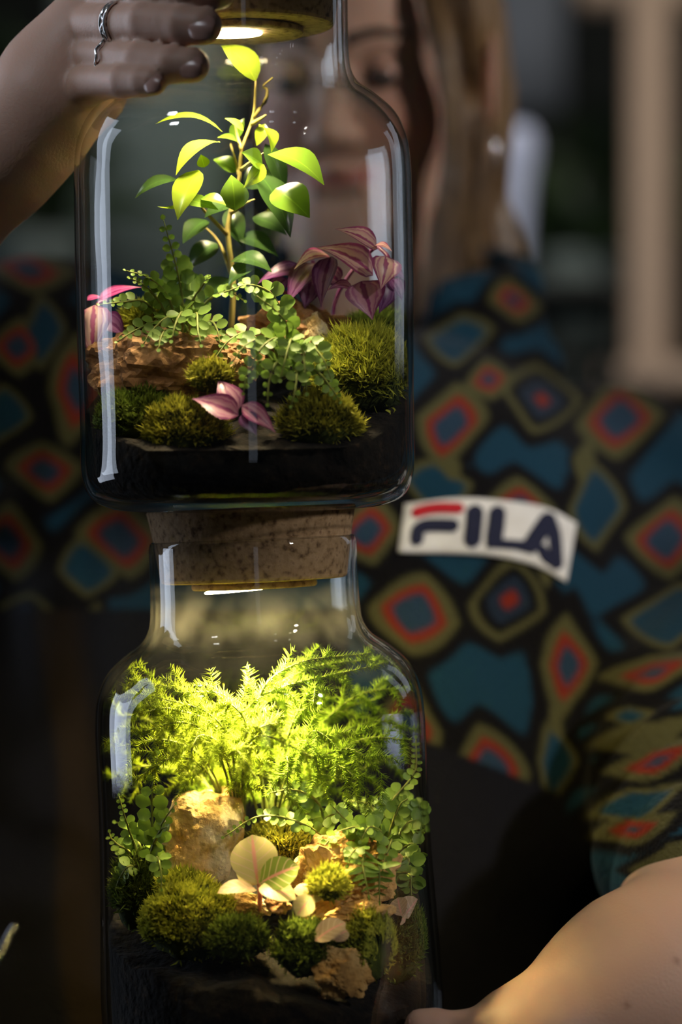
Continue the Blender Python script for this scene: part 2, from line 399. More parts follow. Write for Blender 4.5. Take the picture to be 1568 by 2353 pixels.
# ================================================================== THE SETTING
def struct(name, vf, m):
    return link(name, mesh(name, *vf, m, smooth=False), kind='structure')
struct('wall_back', box((0, 4.25, 0.3), (7, 0.1, 3.6)), M['wall'])
struct('wall_left', box((-3.4, 1.0, 0.3), (0.1, 6.4, 3.6)), M['wall'])
struct('floor', box((0, 1.0, -1.45), (7, 6.4, 0.1)), M['wall'])

# ================================================================== JARS
def prof(pts, n=8):
    """rounded profile in photo pixels -> metres"""
    c = catmull([Vector((x, 0, y)) for x, y in pts], n*len(pts))
    return [(max(p.x, 0)/PXM, p.z/PXM) for p in c]
T = 11.5
def jar_mesh(top, bot):
    outer = [(0.001, 0), (150, 0), (bot-95, 1), (bot-60, 6), (bot-24, 26), (bot-6, 62), (bot, 110), (bot-1, 200), (top+1, 500), (top, 700), (top-1, 775),
             (top-9, 840), (top-33, 893), (top-75, 933), (top-115, 962), (top-134, 995), (top-139, 1040), (top-140, 1100), (top-140, 1172)]
    rim = [(top-143, 1186), (top-147, 1190), (top-151, 1186)]
    inner = [(top-140-T, 1172), (top-140-T, 1100), (top-139-T, 1036), (top-133-T, 986), (top-115-T, 950), (top-78-T, 924), (top-40-T, 886), (top-10-T, 835),
             (top-1-T, 775), (top-T, 700), (top+1-T, 500), (bot-1-T, 200), (bot-T, 115), (bot-6-T, 75), (bot-26-T, 44), (bot-60-T, 26), (bot-95-T, 21), (150, 20), (0.001, 20)]
    pr = prof(outer, 4) + [(r/PXM, z/PXM) for r, z in rim] + prof(inner, 4)
    return lathe(pr, 128)
JAR = {}
for nm, base, tilt, top, bot, lab in (
        ('upper', P(572, 1166), -0.9, 385, 383, 'upper glass jar with a narrow neck stacked on the cork of another jar'),
        ('lower', P(632, 2426), -2.5, 379, 392, 'lower glass jar full of feathery yellow-green fern, carrying the other jar')):
    mw = Matrix.Translation(base) @ Matrix.Rotation(math.radians(tilt), 4, 'Y') @ Matrix.Rotation(math.radians(2.5 if nm == 'upper' else 0), 4, 'X')
    JAR[nm] = mw
    v, f = jar_mesh(top, bot)
    link('glass_jar', mesh('glass_jar', v, f, M['glass']), None, lab, 'jar', 'stacked glass terrarium jars', mw=mw)
    # cork stopper with a lamp let into its underside
    root = thing('cork_stopper', mw @ Vector((0, 0, 1100/PXM)),
                 'cork stopper in the neck of the upper jar, held by the hand' if nm == 'upper' else 'wide cork stopper in the lower jar, squeezed under the upper jar', 'cork', 'cork stoppers of the jars')
    cp = [(0, 1093), (205, 1093), (212, 1096), (215, 1102), (227, 1188), (239, 1250), (241, 1256), (238, 1260), (0, 1260)]
    v, f = lathe([(max(r, 0.001)/PXM, z/PXM) for r, z in cp], 96)
    link('plug', mesh('plug', v, f, M['cork'], smooth=False), root, mw=mw)
    hp = [(0, 1092), (140, 1092), (144, 1088), (144, 1080), (141, 1076), (120, 1076), (0, 1077)]
    v, f = lathe([(max(r, 0.001)/PXM, z/PXM) for r, z in hp], 72)
    hs = link('lamp_housing', mesh('lamp_housing', v, f, M['cork']), root, mw=mw)
    lp = [(0, 1075), (64, 1075), (68, 1073), (66, 1071), (0, 1071)]
    v, f = lathe([(max(r, 0.001)/PXM, z/PXM) for r, z in lp], 48)
    link('led_panel', mesh('led_panel', v, f, M['led_top' if nm == 'upper' else 'led_low']), hs, mw=mw)
    bl = bpy.data.lights.new('led_beam', 'SPOT'); bl.energy = LED_BEAM_TOP if nm == 'upper' else LED_BEAM_LOW; bl.color = LED_COLOR[nm]
    bl.spot_size = math.radians(104 if nm == 'upper' else 90); bl.spot_blend = 0.9; bl.shadow_soft_size = 0.010
    bo = bpy.data.objects.new('led_beam', bl); COL.objects.link(bo); bo.matrix_world = mw @ Matrix.Translation((-0.006, -0.020, 1058/PXM))

# everything growing in a jar stays inside its glass
IZ = np.array([0, 30, 75, 115, 200, 700, 775, 835, 886, 924, 950, 986, 1036, 1172])/PXM
IR = np.array([320, 340, 366, 375, 376, 370, 369, 357, 327, 288, 252, 234, 227, 226])/PXM
IV = {k: (np.array(m.inverted()), np.array(m)) for k, m in JAR.items()}
def inside(V, margin=0.0012):
    V = np.asarray([tuple(q) for q in V] if not isinstance(V, np.ndarray) else V, float)
    k = 'upper' if V[:, 2].mean() > JAR['upper'].translation.z else 'lower'
    a, b = IV[k]; L = V @ a[:3, :3].T + a[:3, 3]
    rr = np.hypot(L[:, 0], L[:, 1]); R = np.interp(L[:, 2], IZ, IR)*(1.0 if k == 'upper' else 1.012) - margin; q = np.minimum(1, R/np.maximum(rr, 1e-6)); L[:, :2] *= q[:, None]
    L[:, 2] = np.minimum(L[:, 2], 1064/PXM)
    return L @ b[:3, :3].T + b[:3, 3]
# soil beds: filled cylinders with a sloping, lumpy top
def soil(nm, mw, r, f_front, f_back, label, xs=0.0):
    seg = 72; rings = 14; v = []; f = []
    def top(x, y):
        t = (y/r + 1)/2
        h = f_front + (f_back - f_front)*t + xs*max(x + 0.005, 0) + 0.004*noise.noise(Vector((x*60, y*60, 3.1))) + 0.0016*noise.noise(Vector((x*230, y*230, 1.7)))
        return h
    for i in range(rings+1):
        rr = r*max(i, 0.02)/rings
        for k in range(seg):
            a = 2*PI*k/seg; x, y = rr*math.cos(a), rr*math.sin(a); v.append((x, y, top(x, y)))
    for i in range(rings):
        for k in range(seg):
            l = (k+1) % seg; f.append((i*seg+k, (i+1)*seg+k, (i+1)*seg+l, i*seg+l))
    b0 = rings*seg; o = len(v)
    pr = [(r, 0.030), (r, 0.018), (r-0.004, 0.010), (r-0.011, 0.0062), (r-0.02, 0.0056), (0.0005, 0.0056)]
    for rr, z in pr:
        for k in range(seg):
            a = 2*PI*k/seg; v.append((rr*math.cos(a), rr*math.sin(a), z))
    prev = b0
    for i in range(len(pr)):
        cur = o + i*seg
        for k in range(seg):
            l = (k+1) % seg; f.append((prev+k, cur+k, cur+l, prev+l))
        prev = cur
    link('soil_bed', mesh('soil_bed', v, f, M['soil']), None, label, 'soil', mw=mw, kind='stuff')
soil('upper', JAR['upper'], 0.0795, 118/PXM, 350/PXM, 'dark soil filling the bottom of the upper jar')
soil('lower', JAR['lower'], 0.0795, 215/PXM, 420/PXM, 'dark soil filling the bottom of the lower jar', -0.36)

# ================================================================== ROCKS
def rock(name, c, rad, m, label, seed, rot=0, rough=0.22, strata=0.0, cavity=None, sub=5, boxy=0):
    import bmesh
    bm = bmesh.new(); bmesh.ops.create_icosphere(bm, subdivisions=sub, radius=1)
    off = Vector((seed*3.7, seed*1.3, seed*2.1)); R = Matrix.Rotation(rot, 3, 'Y')
    for vx in bm.verts:
        n = vx.co.normalized()
        # facets: clip by random planes
        r = 1.0
        for k in range(9):
            rr = random.Random(seed*50+k); pl = Vector((rr.uniform(-1, 1), rr.uniform(-1, 1), rr.uniform(-1, 1))).normalized()
            dd = n.dot(pl)
            if dd > 0.3: r = min(r, 0.74/dd)
        if boxy: r = r*(1-boxy) + boxy*0.86/((abs(n.x)**5+abs(n.y)**5+abs(n.z)**5)**.2)
        r *= 1 + rough*noise.noise(n*1.7+off) + rough*0.5*noise.noise(n*4+off) + rough*0.3*noise.noise(n*9+off)+ rough*0.16*noise.noise(n*21+off)
        if strata: r += strata*math.sin(14*(n.z*0.7+n.x*0.5)+3*noise.noise(n*2+off))
        if cavity:
            for cd, cr, dp in cavity:
                a = n.angle(Vector(cd).normalized()); r -= dp*math.exp(-(a/cr)**4)
        q = n*r; vx.co = R @ Vector((q.x*rad[0], q.y*rad[1], q.z*rad[2])) + Vector(c)
    v = inside([x.co.copy() for x in bm.verts]); f = [tuple(q.index for q in g.verts) for g in bm.faces]; bm.free()
    link(name, mesh(name, v, f, m, smooth=False), None, label, 'rock')
def px(n): return n/PXM
rock('stone', P(375, 850, -0.022), (px(165), px(90), px(105)), M['rock_brown'], 'broad ridged brown stone at the left in the upper jar behind front moss', 3, 0.12, 0.25, 0.03)
rock('stone', P(500, 822, -0.012), (px(95), px(75), px(65)), M['rock_brown'], 'small brown stone beside the broad ridged stone in the upper jar', 8, 0.1, 0.25, 0.03)
rock('stone', P(690, 765, 0.012), (px(150), px(80), px(72)), M['rock_brown'], 'jagged orange-brown stone under the purple leaves of the upper jar', 11, -0.1, 0.3, 0.03)
rock('stone', P(735, 775, 0.0), (px(40), px(40), px(58)), M['rock_grey'], 'grey pointed stone leaning on the jagged orange stone', 17, -0.3, 0.25)
rock('stone', P(462, 1925, -0.01), (px(98), px(75), px(125)), M['rock_grey'], 'tall ochre and grey stone on the left in the lower jar', 23, 0.22, 0.13, 0.012, boxy=.7)
rock('stone', P(520, 1862, 0.006), (px(40), px(45), px(60)), M['rock_ochre'], 'rusty knob of stone behind the tall grey stone', 29, 0.0, 0.3)
rock('stone', P(785, 2030, -0.036), (px(122), px(80), px(108)), M['rock_ochre'], 'rust-coloured hollow stone on the right in the lower jar', 31, -0.35, 0.3, 0.03,
     cavity=[((-0.35, -1, 0.5), 0.3, 0.3), ((0.2, -1, -0.5), 0.2, 0.22)])
rock('stone', P(560, 2075, -0.045), (px(65), px(40), px(30)), M['rock_grey'], 'low grey stone under the pale veined leaves', 37, 0.2, 0.3)
rock('stone', P(785, 2232, -0.066), (px(72), px(30), px(58)), M['rock_ochre'], 'reddish stone pressed to the front glass at the bottom right', 41, 0.3, 0.35)
rock('stone', P(830, 2105, -0.05), (px(80), px(40), px(34)), M['rock_ochre'], 'flat rusty stone below the hollow stone', 43, -0.1, 0.35, 0.03)
rock('stone', P(640, 2080, -0.058), (px(30), px(25), px(24)), M['rock_brown'], 'tiny brown stone below the pale leaf', 47, 0.1, 0.3)

# ================================================================== MOSS
def moss(c, rad, n, length, cols, label, seed, wid=0.0005, curl=0.3):
    r = np.random.default_rng(seed); c = Vector(c)
    root = thing('moss_cushion', c, label, 'moss', 'moss cushions in the jars')
    prf = []; seg = 24; v = []; f = []
    for i in range(13):
        th = PI*i/12
        for k in range(seg):
            a = 2*PI*k/seg; n0 = Vector((math.sin(th)*math.cos(a), math.sin(th)*math.sin(a), math.cos(th)))
            s = 1 + 0.18*noise.noise(n0*2.2 + Vector((seed, 0, 0))) + 0.1*noise.noise(n0*5 + Vector((seed, 3, 0)))
            v.append(c + Vector((n0.x*rad[0]*s, n0.y*rad[1]*s, n0.z*rad[2]*s)))
    for i in range(12):
        for k in range(seg):
            l = (k+1) % seg; f.append((i*seg+k, (i+1)*seg+k, (i+1)*seg+l, i*seg+l))
    v = inside(v, .0042)
    link('mound', mesh('mound', v, f, M['moss_base']), root)
    V = np.array([tuple(q) for q in v]).reshape(13, seg, 3)
    # blades
    u = r.normal(size=(n, 3)); u[:, 2] = np.abs(u[:, 2])*1.1 - 0.35; u[:, 1] -= 0.25; u /= np.linalg.norm(u, axis=1)[:, None]
    s = np.array([1 + 0.18*noise.noise(Vector(q)*2.2 + Vector((seed, 0, 0))) + 0.1*noise.noise(Vector(q)*5 + Vector((seed, 3, 0))) for q in u])
    p = u*np.array(rad)*s[:, None]*0.97 + np.array(c)
    nn = u/np.array(rad); nn /= np.linalg.norm(nn, axis=1)[:, None]
    clump = np.array([noise.noise(Vector(q)*160) for q in p])
    d = nn + r.normal(size=(n, 3))*curl + np.array([0, 0, 0.35]); d /= np.linalg.norm(d, axis=1)[:, None]
    L = length*(0.6 + 0.5*r.random(n) + 0.5*clump)
    side = np.cross(d, r.normal(size=(n, 3))); side /= np.linalg.norm(side, axis=1)[:, None]
    mid = p + d*(L*0.55)[:, None]; tip = p + d*L[:, None] + (r.normal(size=(n, 3))*0.25 + [0, 0, 0.1])*L[:, None]
    W = wid*(0.7 + 0.6*r.random(n))
    Vb = np.stack([p - side*W[:, None]*0.6, p + side*W[:, None]*0.6, mid + side*W[:, None], tip, mid - side*W[:, None]], 1).reshape(-1, 3)
    V0 = Vb; Vb = inside(Vb, .0008); b = np.arange(n)*5
    F = np.concatenate([np.stack([b, b+1, b+2], 1), np.stack([b, b+2, b+4], 1), np.stack([b+4, b+2, b+3], 1)])
    t = np.clip(r.random(n)*0.7 + 0.35*clump + 0.2, 0, 1)[:, None]
    cc = np.array(cols[0])*(1-t) + np.array(cols[1])*t
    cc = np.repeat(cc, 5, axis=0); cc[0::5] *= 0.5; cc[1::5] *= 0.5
    keep = np.repeat((np.abs(Vb.reshape(n, 5, 3)-V0.reshape(n, 5, 3)).max(axis=(1, 2)) < .003), 3); F = F.reshape(3, n, 3).transpose(1, 0, 2).reshape(-1, 3)[keep]
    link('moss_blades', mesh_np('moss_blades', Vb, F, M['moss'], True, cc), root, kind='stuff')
YG = ((0.16, 0.20, 0.02), (0.56, 0.56, 0.07)); DG = ((0.06, 0.10, 0.014), (0.20, 0.26, 0.04)); OL = ((0.12, 0.125, 0.014), (0.42, 0.40, 0.045))
# upper jar
moss(P(838, 858, -0.018), (px(100), px(95), px(88)), 6500, 0.0068, YG, 'large shaggy yellow-green moss cushion at the right in the upper jar', 1, 0.0005)
moss(P(868, 775, 0.022), (px(72), px(70), px(48)), 2600, 0.006, DG, 'dark green moss behind the shaggy cushion in the upper jar', 2)
moss(P(318, 962, -0.036), (px(92), px(60), px(62)), 3200, 0.0045, DG, 'dark green moss at the far left of the upper jar under the stone', 3)
moss(P(425, 990, -0.048), (px(88), px(60), px(64)), 3800, 0.0042, OL, 'olive moss at the front left of the upper jar below the stone', 4)
moss(P(735, 975, -0.050), (px(80), px(55), px(60)), 2600, 0.005, OL, 'olive feather moss at the front right of the upper jar below the fern', 5)
moss(P(325, 745, 0.0), (px(38), px(35), px(34)), 1200, 0.005, YG, 'small bright moss tuft among fern fronds at the left of the upper jar', 6)
moss(P(485, 870, -0.050), (px(40), px(30), px(32)), 900, 0.004, OL, 'little pale moss tuft between stone and fern in the upper jar', 7)
# lower jar
moss(P(445, 2118, -0.045), (px(108), px(70), px(82)), 6500, 0.0034, YG, 'rounded bright moss cushion at the front left of the lower jar', 8, 0.0006)
moss(P(330, 2050, -0.020), (px(66), px(60), px(85)), 2600, 0.0045, DG, 'dark moss against the left wall of the lower jar', 9)
moss(P(845, 2178, -0.055), (px(62), px(45), px(72)), 3000, 0.0045, YG, 'bright moss at the front right of the lower jar below the pink leaf', 10)
moss(P(908, 2165, -0.027), (px(62), px(46), px(92)), 5200, 0.005, DG, 'shaded shaggy moss against the right wall of the lower jar', 11)
moss(P(755, 2035, -0.060), (px(34), px(26), px(34)), 1600, 0.0042, YG, 'tiny moss tuft growing on the hollow rusty stone', 12)
moss(P(700, 2185, -0.062), (px(58), px(36), px(58)), 2200, 0.0045, DG, 'moss at the front of the lower jar left of the reddish stone', 13)
moss(P(655, 1945, -0.005), (px(82), px(60), px(52)), 2600, 0.004, OL, 'mottled olive moss behind the veined leaves in the lower jar', 14)
moss(P(545, 2160, -0.06), (px(62), px(34), px(46)), 1800, 0.004, DG, 'dark moss running down from the bright cushion at the front of the lower jar', 15)
moss(P(420, 2035, -0.035), (px(52), px(40), px(26)), 1200, 0.004, YG, 'low moss strip along the foot of the tall stone', 16)

# ================================================================== LEAVES
def leaf_mesh(name, base, tip, width, m, normal=None, curl=0.12, fold=0.25, col=(0.2, 0.3, 0.03), shape='ovate', nl=9, na=5, twist=0.0, jar=True):
    base = Vector(base); tip = Vector(tip); ax = tip - base; L = ax.length; t = ax.normalized()
    n = Vector(normal or (random.uniform(-.35, .35), -0.75, 0.65 + random.uniform(-.3, .3))); n = (n - t*n.dot(t)).normalized(); b = t.cross(n)
    v = []; uv = []; f = []
    for i in range(nl+1):
        s = i/nl
        if shape == 'ovate': wv = math.sin(PI*s**0.78)**0.85*(1-0.35*s**3) if 0 < s < 1 else 0
        elif shape == 'acute': wv = (math.sin(PI*s**0.62)**1.05)*(1-0.3*s*s) if 0 < s < 1 else 0
        else: wv = math.sin(PI*s**1.02)**0.6 if 0 < s < 1 else 0
        wv = max(wv, 0.02)
        c = base + ax*s + n*(curl*L*4*s*(1-s))
        bb = (b*math.cos(twist*s) + n*math.sin(twist*s))
        for k in range(na):
            u = -1 + 2*k/(na-1)
            v.append(c + bb*(u*wv*width/2) + n*(fold*abs(u)*wv*width/2 - 0.06*width*fold)); uv.append((0.5+u/2, s))
    for i in range(nl):
        for k in range(na-1): f.append((i*na+k, i*na+k+1, (i+1)*na+k+1, (i+1)*na+k))
    if jar: v = inside(v)
    cc = np.tile(np.array(col)*(0.9+0.2*random.random()), (len(v), 1))
    return mesh(name, v, f, m, True, uv, cc)

# ---- ficus in the upper jar
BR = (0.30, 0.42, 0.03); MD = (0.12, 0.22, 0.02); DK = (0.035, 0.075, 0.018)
fic = thing('ficus_plant', P(530, 770, 0.01), 'tall young fig plant with glossy pointed leaves under the lamp in the upper jar', 'plant')
stem = [P(530, 775, .012), P(536, 650, .012), P(524, 540, .010), P(530, 490, .008), P(550, 410, .004), P(556, 345, .002), P(582, 268, 0), P(588, 186, -.004)]
v, f = tube(catmull(stem, 30), lambda t: 0.0011*(1-t)+0.0006, 7); link('stem', mesh('stem', v, f, M['twig']), fic)
for pts in ([P(583, 268, 0), P(610, 232, .002), P(614, 205, .002), P(605, 198, .001), P(628, 178, 0)], [P(578, 285, 0), P(600, 272, -.003), P(612, 264, -.004)],
            [P(556, 345, .002), P(545, 310, .004), P(540, 285, .002)], [P(550, 400, .004), P(545, 380, .01), P(530, 330, .012)], [P(530, 490, .008), P(560, 470, 0), P(585, 458, -.006)],
            [P(536, 640, .012), P(505, 560, .015), P(470, 520, .015)], [P(555, 390, .0), P(580, 370, -.01), P(605, 352, -.015)], [P(524, 540, .01), P(475, 490, 0), P(455, 465, -.01)]):
    v, f = tube(catmull(pts, 10), lambda t: 0.0009*(1-t)+0.0004, 5); link('twig', mesh('twig', v, f, M['twig']), fic)
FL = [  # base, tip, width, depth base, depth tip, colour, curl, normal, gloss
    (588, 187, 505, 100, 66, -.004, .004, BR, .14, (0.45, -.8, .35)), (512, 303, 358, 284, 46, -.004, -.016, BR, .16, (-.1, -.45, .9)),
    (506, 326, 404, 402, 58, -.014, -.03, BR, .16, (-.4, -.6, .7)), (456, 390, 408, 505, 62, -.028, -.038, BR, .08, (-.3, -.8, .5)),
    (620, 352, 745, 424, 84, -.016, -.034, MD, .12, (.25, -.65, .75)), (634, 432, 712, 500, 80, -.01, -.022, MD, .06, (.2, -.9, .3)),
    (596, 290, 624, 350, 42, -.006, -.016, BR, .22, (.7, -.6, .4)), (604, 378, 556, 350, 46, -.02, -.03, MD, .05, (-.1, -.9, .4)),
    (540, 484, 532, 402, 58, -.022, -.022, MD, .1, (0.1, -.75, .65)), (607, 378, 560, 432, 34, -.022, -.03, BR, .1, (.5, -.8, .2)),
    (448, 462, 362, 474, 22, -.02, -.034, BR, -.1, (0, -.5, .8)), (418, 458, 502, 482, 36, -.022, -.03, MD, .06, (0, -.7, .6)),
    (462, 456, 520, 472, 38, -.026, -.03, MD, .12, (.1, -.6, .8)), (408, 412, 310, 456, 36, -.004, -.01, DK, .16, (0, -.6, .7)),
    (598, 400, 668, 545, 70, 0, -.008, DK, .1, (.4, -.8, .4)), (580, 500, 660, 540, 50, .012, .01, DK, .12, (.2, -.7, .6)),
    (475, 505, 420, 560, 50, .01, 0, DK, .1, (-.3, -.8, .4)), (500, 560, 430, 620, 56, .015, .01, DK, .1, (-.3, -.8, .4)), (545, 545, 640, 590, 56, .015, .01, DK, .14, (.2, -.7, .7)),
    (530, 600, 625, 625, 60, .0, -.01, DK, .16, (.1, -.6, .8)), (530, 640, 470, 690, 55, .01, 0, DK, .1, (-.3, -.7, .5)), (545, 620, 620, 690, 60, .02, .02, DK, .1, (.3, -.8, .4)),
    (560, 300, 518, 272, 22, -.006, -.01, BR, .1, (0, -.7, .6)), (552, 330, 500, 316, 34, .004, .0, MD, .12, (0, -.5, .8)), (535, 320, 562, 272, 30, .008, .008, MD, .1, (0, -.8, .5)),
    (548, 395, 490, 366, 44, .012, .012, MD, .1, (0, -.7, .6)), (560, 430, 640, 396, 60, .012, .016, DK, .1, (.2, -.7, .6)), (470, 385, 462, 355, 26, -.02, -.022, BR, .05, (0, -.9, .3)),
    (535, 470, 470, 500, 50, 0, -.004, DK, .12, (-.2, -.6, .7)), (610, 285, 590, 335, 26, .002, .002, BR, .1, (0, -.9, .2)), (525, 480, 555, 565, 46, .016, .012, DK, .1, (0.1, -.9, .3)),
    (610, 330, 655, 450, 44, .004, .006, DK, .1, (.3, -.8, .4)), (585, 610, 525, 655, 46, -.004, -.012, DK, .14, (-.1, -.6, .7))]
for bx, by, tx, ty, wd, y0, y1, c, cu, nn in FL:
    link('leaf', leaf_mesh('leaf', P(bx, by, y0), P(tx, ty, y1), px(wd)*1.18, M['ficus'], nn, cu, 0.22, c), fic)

# ---- striped purple plants
def purple(root, rows):
    for bx, by, tx, ty, wd, y0, y1, c, cu, nn in rows:
        link('leaf', leaf_mesh('leaf', P(bx, by, y0), P(tx, ty, y1), px(wd)*1.25, M['purple'], nn, cu, 0.28, c, 'acute'), root)
PL = (1.0, 0.95, 0.9); PD = (0.28, 0.16, 0.45); PM = (0.6, 0.4, 0.6)
tr = thing('spiderwort_plant', P(760, 760, 0.02), 'purple and silver striped trailing plant at the right in the upper jar', 'plant')
for pts in ([P(760, 765, .02), P(775, 680, .02), P(820, 610, .01), P(865, 565, -.005)], [P(720, 765, .02), P(700, 680, .02), P(720, 600, .012)], [P(868, 565, -.005), P(895, 600, -.012), P(870, 660, -.01), P(850, 680, -.01)], [P(740, 760, .02), P(680, 690, .02), P(620, 650, .02)]):
    v, f = tube(catmull(pts, 14), 0.0011, 6); link('stem', mesh('stem', v, f, M['purple'], uv=[(0.1, .5)]*len(v), col=np.tile(PM, (len(v), 1))), tr)
purple(tr, [(868, 572, 771, 526, 56, -.012, -.018, PL, .1, (.1, -.7, .7)), (858, 566, 902, 578, 26, -.014, -.02, PL, .15, (.2, -.6, .8)), (858, 632, 728, 568, 72, -.008, -.012, PL, .14, (.0, -.75, .65)),
            (888, 588, 876, 664, 60, -.018, -.022, PL, .1, (.3, -.9, .3)), (760, 590, 676, 618, 54, -.004, -.01, PL, .16, (-.3, -.6, .8)), (762, 588, 738, 706, 56, -.008, -.014, PD, .08, (-.5, -.8, .2)),
            (726, 606, 660, 700, 60, .0, -.004, PD, .1, (-.4, -.8, .4)), (700, 620, 590, 652, 44, .012, .01, PD, .14, (-.2, -.7, .6)), (715, 640, 700, 712, 50, .004, 0, PD, .08, (.1, -.9, .2)),
            (832, 645, 856, 734, 78, -.012, -.016, PM, .06, (0, -.95, .2)), (815, 668, 750, 668, 32, -.006, -.012, PM, .22, (0, -.7, .7)), (900, 640, 925, 690, 40, -.004, -.006, PD, .1, (.4, -.8, .3)),
            (890, 650, 872, 720, 46, -.008, -.01, PD, .08, (.4, -.85, .2)), (905, 625, 930, 640, 24, 0, 0, PD, .1, (.2, -.8, .5)), (660, 640, 610, 690, 44, .014, .014, PD, .1, (-.3, -.8, .4)), (780, 650, 735, 600, 40, .004, .004, PM, .1, (-.3, -.8, .4))])
trl = thing('spiderwort_plant', P(250, 810, -0.01), 'small purple striped plant pressed to the left wall of the upper jar', 'plant')
v, f = tube(catmull([P(262, 830, -.01), P(240, 760, -.012), P(222, 704, -.014), P(250, 690, -.008), P(300, 684, 0)], 16), 0.001, 6); link('stem', mesh('stem', v, f, M['purple'], uv=[(0.1, .5)]*len(v), col=np.tile(PM, (len(v), 1))), trl)
purple(trl, [(218, 700, 214, 824, 76, -.014, -.02, PL, .1, (-.2, -.95, .2)), (225, 690, 326, 660, 30, -.006, -.004, (0.7, .2, .6), .1, (.1, -.6, .7)), (235, 725, 290, 775, 44, -.012, -.01, PD, .1, (.1, -.85, .4)),
             (240, 790, 284, 828, 40, -.02, -.03, PM, .12, (0, -.7, .6)), (200, 690, 240, 684, 20, -.008, -.004, (0.7, .2, .6), .1, (0, -.6, .8)), (205, 710, 182, 770, 30, -.006, -.008, PD, .1, (-.5, -.8, .2))])
trf = thing('spiderwort_sprig', P(540, 960, -0.062), 'dull violet striped sprig lying at the front of the upper jar below the fern', 'plant')
purple(trf, [(548, 955, 442, 916, 52, -.069, -.064, PM, .1, (-.1, -.85, .5)), (545, 945, 500, 872, 50, -.066, -.056, PM, .1, (.2, -.9, .3)), (556, 930, 634, 994, 40, -.069, -.068, PM, .08, (.2, -.85, .4)), (560, 948, 590, 1000, 36, -.070, -.071, PD, .05, (.1, -.9, .2))])

# ---- button ferns : frond (part) > leaflet (sub-part)
def leaflet_variants():
    out = []
    for q in range(3):
        v = [(0, 0, 0)]; n = 11; r = random.Random(q)
        for i in range(n):
            a = -0.62*PI + 1.24*PI*i/(n-1)
            rr = 0.5*(1 + 0.06*r.uniform(-1, 1)); v.append((math.sin(a)*rr*0.86, 0.52+math.cos(a)*rr, 0.10*abs(math.sin(a)) + 0.02*r.uniform(-1, 1)))
        v.append((0, 0.5, -0.03)); c = len(v)-1
        f = [(c, i, i+1) for i in range(0, n)] + [(c, n, 0)]
        out.append(mesh('leaflet', [tuple(x) for x in v], f, M['fern']))
    v = [(0, 0, 0), (-.16, .12, .03), (-.17, .5, .05), (-.1, .85, .0), (0, 1, -.06), (.1, .85, 0), (.17, .5, .05), (.16, .12, .03), (0, .5, -.02)]
    out.append(mesh('leaflet', v, [(8, i, (i+1) % 8) for i in range(8)], M['fern']))
    return out
LV = leaflet_variants()
def frond(root, pts, n, size, nrm=(0, -0.8, 0.6), narrow=False, lift=0.3, taper=0.45):
    C = [Vector(q) for q in inside(catmull(pts, max(16, n+2)), .004)]; L = len(C)
    v, f = tube(C, lambda t: 0.0007*(1-t)+0.0003, 4); fr = link('frond', mesh('frond', v, f, M['fern_stem']), root)
    nrm = Vector(nrm).normalized()
    for i in range(n):
        t = 0.10 + 0.9*i/(n-1); k = t*(L-1); a = int(min(k, L-2)); p = C[a].lerp(C[a+1], k-a)
        tg = (C[min(a+1, L-1)] - C[max(a-1, 0)]).normalized()
        nn = (nrm + Vector((random.uniform(-.35, .35), random.uniform(-.3, .3), random.uniform(-.35, .35)))).normalized()
        nn = (nn - tg*nn.dot(tg)).normalized(); nn = (nn + tg*0.45).normalized(); b = tg.cross(nn).normalized()
        s = size*1.2*(0.55 + 0.45*math.sin(PI*min(1, t*1.15+0.1)))*(1 - taper*max(0, t-0.55)/0.45)*random.uniform(.88, 1.12)
        for sd in ((-1, 1) if i < n-1 else (0,)):
            if random.random() < 0.04: continue
            y = (b*sd + tg*(lift if sd else 1) + nn*random.uniform(-.15, .25)).normalized(); x = y.cross(nn).normalized(); z = x.cross(y)
            mw = Matrix(((x.x*s, y.x*s, z.x*s, p.x), (x.y*s, y.y*s, z.y*s, p.y), (x.z*s, y.z*s, z.z*s, p.z), (0, 0, 0, 1)))
            link('leaflet', LV[3] if narrow else random.choice(LV[:3]), fr, mw=mw)
def fern_thing(loc, label): return thing('button_fern', loc, label, 'fern', 'button ferns in the jars')
f1 = fern_thing(P(400, 800, 0.0), 'button fern with an upright beaded frond at the left of the upper jar')
